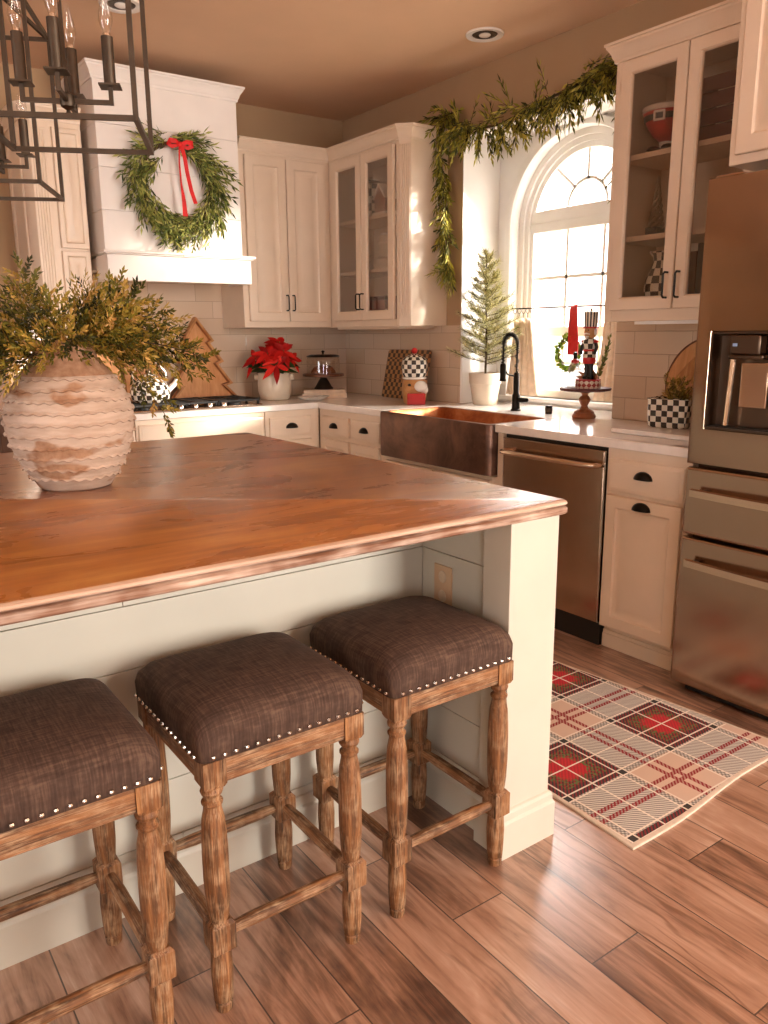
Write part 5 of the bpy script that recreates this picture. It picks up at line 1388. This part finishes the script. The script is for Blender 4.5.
# poinsettia
random.seed(23)
PX, PY = 2.53, 4.74
t = thing('poinsettia_pot', 'cream stoneware pot with two lug handles in the back worktop corner', 'plant pot', (PX, PY, CT))
mb = MB(); mb.lathe([(.0, .0005), (.085, .0005), (.097, .01), (.109, .055), (.111, .10), (.108, .145), (.105, .166), (.108, .172), (.106, .178), (.098, .176), (.095, .15), (.08, .14)], (PX, PY, CT), 36, cap=False); mb.build('pot', M['ceramic'], t, ang=40)
ca, sa = cos(YAW), -sin(YAW)
for s_ in (-1, 1):
    mb = MB(); mb.obox((PX + s_ * ca * .115, PY + s_ * sa * .115, CT + .150), (ca, sa, 0), (-sa, ca, 0), (0, 0, 1), .016, .022, .018); mb.build('handle', M['ceramic'], t, bevel=.007, seg=3)
mb = MB(); mb.lathe([(.0, .155), (.05, .158), (.096, .15)], (PX, PY, CT), 24, cap=False); mb.build('soil', M['soil'], t)
t = thing('poinsettia', 'red poinsettia with dark green leaves growing in the cream lugged pot', 'plant', (PX, PY, CT + .17))
lf, sm, rd = MB(), MB(), MB()
def bigleaf(mb, p_, d, L, w, v, nrm):
    p_ = Vector(p_); d = Vector(d).normalized(); s_ = d.cross(Vector(nrm)).normalized(); n_ = s_.cross(d)
    K = 6; l, r_, m = [], [], []
    for k in range(K + 1):
        u = k / K; ww = w * (sin(pi * min(1, u * 1.05)) ** .8) * (1 - .25 * u) * .5 if k < K else 0
        c__ = p_ + d * L * u + Vector((0, 0, -1)) * L * .28 * u * u
        m.append(c__ - n_ * ww * .25); l.append(c__ + s_ * (ww + .0003)); r_.append(c__ - s_ * (ww + .0003))
    V = l + m + r_; n = K + 1; F_ = []
    for k in range(K): F_ += [(k, k + 1, n + k + 1, n + k), (n + k, n + k + 1, 2 * n + k + 1, 2 * n + k)]
    mb.add(V, F_, [[(v, 0)] * 4] * len(F_))
heads = [(-.03, -.05, .15), (.07, -.03, .17), (.0, .04, .19), (-.12, -.02, .12), (.12, .03, .11), (.03, -.10, .07), (.03, .04, .23)]
for hx_, hy_, hz_ in heads:
    ux, uy = hx_ * ca - hy_ * sa, hx_ * sa + hy_ * ca
    top_ = Vector((PX + ux, PY + uy, CT + .165 + hz_ * .88))
    sm.tube([(PX + ux * .3, PY + uy * .3, CT + .15), top_], .004, 6)
    for k in range(7):
        a = k * 2.4 + rnd(-.2, .2); A_ = Vector((ux * 5 - .35, uy * 5 - .55, .5)).normalized(); e1 = A_.cross(Vector((0, 0, 1))).normalized(); e2 = e1.cross(A_)
        d = e1 * cos(a) + e2 * sin(a) + A_ * rnd(.0, .35)
        bigleaf(rd, top_, d, rnd(.075, .125), rnd(.038, .052), rnd(0, 1), A_)
    for k in range(5):
        lf.leaf(top_ + Vector((rnd(-.008, .008), rnd(-.008, .008), .004)), (0, 0, 1), (1, 0, 0), .01, .008, 1)
for k in range(16):
    a = k * 2.4; z = rnd(.02, .08); p_ = Vector((PX + .04 * cos(a), PY + .04 * sin(a), CT + .17 + z)); bigleaf(lf, p_, (cos(a), sin(a), .1), rnd(.12, .16), .07, rnd(0, .8), (cos(a) * .5 - .3, sin(a) * .5 - .4, .7))
rd.build('bracts', M['bract'], t, recalc=False, ang=60); lf.build('leaves', M['leaf_dark'], t, recalc=False, ang=60); sm.build('stem', M['leaf_dark'], t)

# book stack with the covered cake
SX, SY = 2.90, 4.72
ux_ = Vector((cos(-.5), sin(-.5), 0)); uy_ = Vector((sin(.5), cos(.5), 0))
for k, (h0, h1, w, l, lab) in enumerate(((0, .032, .15, .105, 'thicker pale book under the thin book and the domed cake stand'), (.0325, .054, .14, .10, 'thin pale book lying on the thicker one, directly under the domed cake stand'))):
    t = thing('book', lab, 'book', (SX, SY, CT + h0), 'books under the domed cake stand')
    mb = MB(); c_ = Vector((SX, SY, CT + (h0 + h1) / 2)); mb.obox(c_, ux_, uy_, (0, 0, 1), w - .004, l - .003, (h1 - h0) / 2 - .003); mb.build('pages', M['paper'], t)
    for zz in (h0 + .0018, h1 - .0018):
        mb = MB(); mb.obox((SX, SY, CT + zz), ux_, uy_, (0, 0, 1), w, l, .0013); mb.build('cover', M['linen'], t)
    mb = MB(); q = c_ - uy_ * l; mb.obox(q, ux_, uy_, (0, 0, 1), w, .0015, (h1 - h0) / 2 - .001); mb.build('spine', M['linen'], t)
KZ = CT + .0545
t = thing('domed_cake_stand', 'dark footed cake stand with a clear glass dome on the stacked books', 'cake stand', (SX, SY, KZ))
mb = MB(); mb.lathe([(.0, .0005), (.065, .0005), (.067, .006), (.055, .02), (.035, .055), (.022, .075), (.03, .082), (0, .083)], (SX, SY, KZ), 30); mb.build('foot', M['iron'], t, ang=40)
mb = MB(); mb.lathe([(.0, .0835), (.13, .086), (.142, .090), (.142, .102), (.136, .106), (.0, .106)], (SX, SY, KZ), 40); mb.build('plate', M['walnut'], t, ang=40)
mb = MB(); mb.lathe([(.113, .107), (.113, .19), (.108, .215), (.09, .23), (.05, .236), (.0, .237)], (SX, SY, KZ), 36, cap=False)
dm = mb.build('glass_dome', M['bulb'], t, ang=60)
mb = MB(); mb.lathe([(.107, .218), (.115, .222), (.110, .226), (.09, .233)], (SX, SY, KZ), 36, cap=False); mb.build('dome_rim', M['pull'], dm)
mb = MB(); mb.lathe([(.0, .237), (.008, .238), (.006, .246), (.014, .255), (.0, .264)], (SX, SY, KZ), 16); mb.build('dome_knob', M['pull'], dm)
t = thing('loaf_cake', 'brown loaf cake under the glass dome in the worktop corner', 'cake', (SX, SY, KZ + .107))
mb = MB(); L = []
for k in range(9):
    u = -1 + k / 4; s_ = math.sqrt(max(0.05, 1 - abs(u) ** 3)); c_ = Vector((SX, SY, KZ + .1065)) + ux_ * (.085 * u)
    L.append([c_ + uy_ * (.042 * s_ * cos(a)) + Vector((0, 0, .055 * s_ * sin(a) if a <= pi else 0)) for a in [pi * q / 10 for q in range(11)]])
mb.rings(L); mb.build('cake', M['cake'], t)
t = thing('white_dish', 'shallow white oval dish lying in front of the stacked books', 'dish', (2.72, 4.56, CT))
mb = MB(); mb.lathe([(.0, .0005), (.06, .0005), (.09, .008), (.115, .022), (.112, .024), (.085, .012), (.0, .008)], (2.72, 4.56, CT), 36, sy=.72); mb.build('dish', M['whitecer'], t, ang=60)
mb = MB(); mb.lathe([(.0, .009), (.06, .0155), (.075, .012)], (2.72, 4.56, CT), 30, sy=.72, cap=False); mb.build('contents', M['cake'], t)

# ================================================================== BOARDS AND POT AT THE COOKTOP
TBX = 2.03
lean = radians(11)
def tb(y0): return lambda u, v, n: (u, y0 - n * cos(lean) + v * sin(lean), CT + .0015 + .02 * sin(lean) + v * cos(lean))
t = thing('tree_shaped_tray', 'wooden tray shaped like a fir tree leaning behind the cooktop', 'tray', (2.1, 4.9, CT))
half = [(.0, .545), (.105, .39), (.075, .375), (.155, .255), (.115, .238), (.20, .11), (.155, .098), (.245, .0)]
out = [(-x, z) for x, z in reversed(half[1:])] + [half[0]] + half[1:]
TC = 2.09
out = [(TC + x, z) for x, z in out]
fr_ = tb(4.90)
mb = MB(); mb.prism(out, fr_, 0, .012); mb.build('back', M['boardlight'], t)
n = len(out); cen = Vector((TC, .2))
inn_ = []
for i in range(n):
    a, b, c_ = Vector(out[i - 1]), Vector(out[i]), Vector(out[(i + 1) % n])
    d1, d2 = (b - a).normalized(), (c_ - b).normalized(); n1, n2 = Vector((d1.y, -d1.x)), Vector((d2.y, -d2.x))
    m = (n1 + n2); m = m.normalized() if m.length > .1 else n1; m = m / max(.55, m.dot(n1)); inn_.append(tuple(b + m * .014))
mb = MB(); mb.rings([[fr_(u, v, .0121) for u, v in out], [fr_(u, v, .055) for u, v in out], [fr_(u, v, .055) for u, v in inn_], [fr_(u, v, .0121) for u, v in inn_]], cap0=False, cap1=False)
mb.build('rim', M['board'], t, ang=30)
t = thing('paddle_board', 'brown rectangular board with a dark handle leaning behind the cedar branches', 'cutting board', (1.86, 4.94, CT))
fr_ = tb(4.91)
def rrect(u0, u1, v0, v1, r=.03):
    L = []
    for cx_, cy_, a0 in ((u1 - r, v1 - r, 0), (u0 + r, v1 - r, 90), (u0 + r, v0 + r, 180), (u1 - r, v0 + r, 270)):
        for k in range(5): a = radians(a0 + 22.5 * k); L.append((cx_ + r * cos(a), cy_ + r * sin(a)))
    return L
mb = MB(); mb.prism(rrect(1.595, 1.835, 0, .45), fr_, 0, .018); mb.build('board', M['board'], t, bevel=.003)
mb = MB(); mb.prism(rrect(1.69, 1.74, .4505, .60, .02), fr_, .001, .017); mb.build('handle', M['walnut'], t, bevel=.003)
t = thing('small_arched_board', 'orange brown arched board leaning at the left end of the cooktop', 'cutting board', (1.5, 4.94, CT))
fr_ = tb(4.91)
pol = [(1.35, 0)] + [(1.35 + .11 - .11 * cos(pi * k / 12), .26 + .11 * sin(pi * k / 12)) for k in range(13)] + [(1.57, 0)]
mb = MB(); mb.prism(pol, fr_, 0, .018); mb.build('board', M['board'], t, bevel=.003)
mb = MB(); mb.rings([[fr_(1.46 + r_ * cos(a), .34 + r_ * sin(a), n_) for a in [2 * pi * k / 16 for k in range(16)]] for r_, n_ in ((.012, .0181), (.016, .0181), (.016, .021), (.012, .021))], cap0=False, cap1=False); mb.build('hang_ring', M['walnut'], t)
KX2, KY2, KZ2 = 1.63, 4.60, CT + .0425
t = thing('checked_kettle', 'round black and white checked kettle on the cooktop', 'kettle', (KX2, KY2, KZ2))
mb = MB(); mb.lathe([(.0, .0005), (.09, .0005), (.108, .015), (.116, .05), (.11, .085), (.092, .115), (.065, .135), (.05, .14), (.0, .141)], (KX2, KY2, KZ2), 40, uvr=.029 * 24); mb.build('body', checker('kettle_checks', '#f0e9dc', '#1b1714', .029, .2, True), t)
mb = MB(); mb.lathe([(.05, .1415), (.05, .147), (.035, .158), (.012, .165), (0, .166)], (KX2, KY2, KZ2), 30, uvr=.026 * 12); l2 = mb.build('lid', M['checkuv'], t)
mb = MB(); mb.ball((KX2, KY2, KZ2 + .176), .013, 12, 8); mb.build('knob', M['silver'], l2)
mb = MB(); mb.tube([(KX2 - .095, KY2, KZ2 + .09), (KX2 - .10, KY2, KZ2 + .17), (KX2 - .05, KY2, KZ2 + .225), (KX2 + .05, KY2, KZ2 + .225), (KX2 + .10, KY2, KZ2 + .17), (KX2 + .095, KY2, KZ2 + .09)], .006, 8); mb.build('handle', M['silver'], t)
mb = MB(); mb.tube([(KX2 + .09, KY2 - .02, KZ2 + .06), (KX2 + .14, KY2 - .03, KZ2 + .10), (KX2 + .155, KY2 - .034, KZ2 + .13)], [.022, .015, .012], 12); mb.build('spout', M['whitecer'], t)

# ================================================================== CABINET CONTENTS
Z1, Z2, Z3 = 1.4155, 1.7405, 2.0705
bx0, by0 = 3.10, 2.232
t = thing('belted_bowl', 'red bowl with white rim and black buckled belt on black boots, top shelf right cabinet', 'bowl', (bx0, by0, Z3))
mb = MB(); mb.lathe([(.0, .052), (.03, .054), (.055, .075), (.085, .12), (.098, .165), (.094, .165), (.08, .125), (.05, .08), (0, .062)], (bx0, by0, Z3), 30); mb.build('bowl', M['red'], t, ang=60)
mb = MB(); mb.lathe([(.096, .163), (.104, .166), (.105, .182), (.098, .188), (.092, .18), (.093, .166)], (bx0, by0, Z3), 30, cap=False); mb.build('white_rim', M['whitecer'], t)
mb = MB(); mb.lathe([(.0905, .128), (.093, .129), (.0985, .150), (.096, .151)], (bx0, by0, Z3), 30, cap=False); mb.build('belt', M['black'], t)
Bd = Vector((-.87, -.25, 0)).normalized(); Sb = Vector((-Bd.y, Bd.x, 0))
mb = MB(); q = Vector((bx0, by0, Z3 + .139)) + Bd * .098
for a_, b_, cc_ in ((0, .016, (.022, .004)), (0, -.016, (.022, .004)), (.02, 0, (.004, .018)), (-.02, 0, (.004, .018))):
    mb.obox(q + Sb * a_ + Vector((0, 0, b_)), Sb, (0, 0, 1), Bd, cc_[0], cc_[1], .004)
mb.build('buckle', M['whitecer'], t)
mb = MB(); mb.lathe([(.0, .018), (.024, .02), (.03, .05), (.0, .053)], (bx0, by0, Z3), 20); mb.build('stem', M['whitecer'], t)
for s_ in (-1, 1):
    mb = MB(); mb.ball((bx0 - .03, by0 + s_ * .035, Z3 + .018), .03, 14, 9, (1.35, .95, .62)); mb.build('boot', M['black'], t)
t = thing('silver_tree_figure', 'twisted silver tree ornament on the middle shelf of the right glass cabinet', 'figurine', (3.10, 2.19, Z2))
mb = MB(); mb.box(3.07, 3.13, 2.16, 2.22, Z2, Z2 + .04); mb.build('base', M['black'], t, bevel=.003)
mb = MB()
for k in range(4):
    mb.tube([(3.10 + .03 * (1 - q / 18) * cos(q * .75 + k * pi / 2) + .004, 2.19 + .03 * (1 - q / 18) * sin(q * .75 + k * pi / 2), Z2 + .041 + .0125 * q) for q in range(18)], [.009 * (1 - q / 24) for q in range(18)], 7)
mb.build('branches', M['silver'], t)
t = thing('plate_stack', 'stack of cream plates under the checked pitcher in the right glass cabinet', 'plates', (3.10, 2.13, Z1))
mb = MB(); prof = [(.0, .0)]
for k in range(5): prof += [(.07, .0005 + .009 * k), (.105, .005 + .009 * k), (.105, .0075 + .009 * k), (.085, .0085 + .009 * k)]
mb.lathe(prof + [(0, .046)], (3.10, 2.13, Z1), 36); mb.build('plates', M['ceramic'], t, ang=30)
t = thing('checked_pitcher', 'checked pitcher on the plates in the bottom of the right glass cabinet', 'pitcher', (3.10, 2.14, Z1 + .047))
PZ1 = Z1 + .0465
mb = MB(); mb.lathe([(.0, .0005), (.05, .0005), (.065, .02), (.072, .06), (.064, .10), (.045, .145), (.036, .175), (.042, .205), (.048, .215), (.042, .213), (.03, .18)], (3.10, 2.14, PZ1), 36, uvr=.034 * 12, cap=False); mb.build('body', checker('pitcher_checks', '#efe2cc', '#201a16', .034, .25, True), t)
mb = MB(); mb.tube([(3.10, 2.14 - .04, PZ1 + .19), (3.10, 2.14 - .085, PZ1 + .18), (3.10, 2.14 - .095, PZ1 + .12), (3.10, 2.14 - .066, PZ1 + .07)], .007, 8); mb.build('handle', M['whitecer'], t)
mb = MB(); mb.tube([(3.10, 2.14 + .036, PZ1 + .205), (3.10, 2.14 + .062, PZ1 + .217)], [.016, .007], 8); mb.build('spout', M['whitecer'], t)
t = thing('wooden_crate', 'dark red wooden crate on the top shelf behind the right glass door', 'crate', (3.12, 1.87, Z3))
for k in range(4):
    mb = MB(); mb.box(3.02, 3.03, 1.75, 2.02, Z3 + .002 + .06 * k, Z3 + .056 + .06 * k); mb.build('slat', M['maroon'], t, bevel=.002)
mb = MB(); mb.box(3.03, 3.22, 1.75, 1.76, Z3 + .0005, Z3 + .24); mb.build('end_panel', M['maroon'], t); mb = MB(); mb.box(3.03, 3.22, 2.01, 2.02, Z3 + .0005, Z3 + .24); mb.build('end_panel', M['maroon'], t)
mb = MB(); mb.box(3.03, 3.22, 1.76, 2.01, Z3 + .0005, Z3 + .01); mb.build('bottom', M['maroon'], t)
t = thing('cream_bowl', 'cream bowl on the middle shelf of the right glass cabinet, next to the refrigerator top', 'bowl', (3.10, 1.86, Z2))
mb = MB(); mb.lathe([(.0, .0005), (.04, .0005), (.045, .01), (.08, .05), (.095, .095), (.09, .095), (.07, .05), (0, .02)], (3.10, 1.86, Z2), 28); mb.build('bowl', M['ceramic'], t, ang=60)
mb = MB(); mb.lathe([(.094, .092), (.099, .094), (.098, .1), (.092, .0985)], (3.10, 1.86, Z2), 28, cap=False); mb.build('rim', M['ceramic'], t)
for k, h in enumerate((.24, .27, .22, .26)):
    y = 2.0 - .042 * k
    t = thing('cookbook', ['dark brown cookbook, leftmost of the row behind the right glass door', 'taller dark cookbook, second from the left behind the right glass door', 'short tan cookbook, third from the left behind the right glass door', 'dark red cookbook, last of the row beside the refrigerator'][k], 'book', (3.06, y, Z1), 'cookbooks in the right cabinet')
    mb = MB(); mb.box(3.004, 3.16, y - .016, y + .016, Z1 + .002, Z1 + h - .003); mb.build('pages', M['paper'], t)
    mb = MB(); mb.box(3.0, 3.162, y - .019, y - .0165, Z1 + .0005, Z1 + h); mb.box(3.0, 3.162, y + .0165, y + .019, Z1 + .0005, Z1 + h); mb.box(3.0, 3.003, y - .017, y + .017, Z1 + .0005, Z1 + h)
    mb.build('cover', [M['walnut'], M['black'], M['tan'], M['maroon']][k], t)

# corner glass cabinet
Z1, Z2, Z3 = 1.4155, 1.7355, 2.0525
t = thing('checked_canister', 'tall black and white checked canister on the top shelf of the corner glass cabinet', 'canister', (3.10, 4.22, Z3))
mb = MB(); mb.lathe([(.0, .0005), (.082, .0005), (.088, .01), (.092, .20), (.084, .21), (.0, .211)], (3.10, 4.22, Z3), 36, uvr=.044 * 12); mb.build('body', checker('canister_checks', '#e6d6be', '#221c18', .044, .3, True), t)
mb = MB(); mb.lathe([(.08, .2115), (.082, .218), (.06, .235), (.0, .24)], (3.10, 4.22, Z3), 30); mb.build('lid', M['black'], t)
mb = MB(); mb.ball((3.10, 4.22, Z3 + .25), .014, 12, 8); mb.build('knob', M['silver'], t)
t = thing('toy_cottage', 'small brown cottage with white snowy roof on the top shelf of the corner cabinet', 'ornament', (3.05, 4.065, Z3))
mb = MB(); mb.prism([(4.01, .0005), (4.12, .0005), (4.12, .09), (4.065, .16), (4.01, .09)], lambda u, v, d: (d, u, Z3 + .016 + v), 3.0, 3.10); mb.build('walls', M['cake'], t)
mb = MB(); mb.prism([(4.000, .08), (4.065, .165), (4.130, .08), (4.124, .074), (4.065, .15), (4.006, .074)], lambda u, v, d: (d, u, Z3 + .018 + v), 2.99, 3.11); mb.build('roof', M['whitecer'], t)
mb = MB(); mb.box(2.99, 3.12, 3.995, 4.135, Z3 + .0005, Z3 + .016); mb.build('base', M['whitecer'], t, bevel=.003)
t = thing('stacked_white_crock', 'white stepped crock on the middle shelf of the corner glass cabinet', 'crock', (3.10, 4.10, Z2))
mb = MB(); mb.lathe([(.0, .0005), (.085, .0005), (.095, .03), (.088, .06), (.066, .07), (.064, .08), (.075, .10), (.072, .15), (.06, .165), (.062, .195), (.055, .205), (.0, .206)], (3.10, 4.10, Z2), 32); mb.build('crock', M['ceramic'], t, ang=35)
mb = MB(); mb.lathe([(.0, .2065), (.05, .207), (.045, .22), (.01, .228), (0, .232)], (3.10, 4.10, Z2), 24); mb.build('lid', M['whitecer'], t)
random.seed(41)
t = thing('mini_twig_tree', 'thin dark twig tree on the middle shelf of the corner glass cabinet', 'ornament', (3.12, 4.42, Z2))
lf, sm = MB(), MB(); sm.tube([(3.12, 4.42, Z2 + .001), (3.12, 4.42, Z2 + .25)], .004, 6); sm.lathe([(0, .0005), (.03, .0005), (.028, .03), (0, .031)], (3.12, 4.42, Z2), 16)
for k in range(26):
    f = k / 26; a = k * 2.4; p_ = Vector((3.12, 4.42, Z2 + .05 + .19 * f)); leafspray(lf, sm, p_, p_ + Vector((cos(a) * .05 * (1.1 - f), sin(a) * .05 * (1.1 - f), .02)), 0, 5, .014, .005, 0, 1)
lf.build('foliage', M['leaf_wreath'], t, recalc=False); sm.build('trunk', M['pull'], t)
t = thing('red_storage_tin', 'dark red tin with lid on the bottom shelf of the corner glass cabinet', 'tin', (3.08, 4.09, Z1))
mb = MB(); mb.box(3.0, 3.16, 4.0, 4.185, Z1 + .0005, Z1 + .13); mb.build('tin', M['rail'], t, bevel=.004)
mb = MB(); mb.box(2.997, 3.163, 3.997, 4.188, Z1 + .1305, Z1 + .155); mb.build('lid', M['maroon'], t, bevel=.004)
t = thing('brown_mug', 'small brown mug beside the red tin in the corner glass cabinet', 'mug', (3.04, 4.235, Z1))
mb = MB(); mb.lathe([(.0, .0005), (.03, .0005), (.034, .01), (.034, .08), (.03, .08), (.029, .01), (0, .008)], (3.04, 4.235, Z1), 24); mb.build('cup', M['walnut'], t, ang=50)
mb = MB(); mb.tube([(3.006, 4.235, Z1 + .065), (2.985, 4.235, Z1 + .055), (2.985, 4.235, Z1 + .03), (3.006, 4.235, Z1 + .02)], .004, 7); mb.build('handle', M['walnut'], t)
t = thing('tan_bowl', 'tan bowl on the bottom shelf of the corner cabinet, behind the left door', 'bowl', (3.06, 4.42, Z1))
mb = MB(); mb.lathe([(.0, .0005), (.035, .0005), (.06, .02), (.085, .05), (.081, .051), (.05, .02), (0, .012)], (3.06, 4.42, Z1), 28); mb.build('bowl', M['linen'], t, ang=60)
mb = MB(); mb.ball((3.06, 4.42, Z1 + .036), .05, 16, 10, (1, 1, .45)); mb.build('contents', M['tan'], t)

# fine placement along the shelves, so that each thing shows through its own door
for nm, dy in (('silver_tree_figure', .07), ('checked_pitcher', .072), ('plate_stack', .072), ('wooden_crate', .075),
               ('checked_canister', .20), ('toy_cottage', .115), ('stacked_white_crock', .135), ('red_storage_tin', .13), ('mini_twig_tree', .12), ('brown_mug', .135), ('tan_bowl', .09)):
    bpy.data.objects[nm].location.y += dy
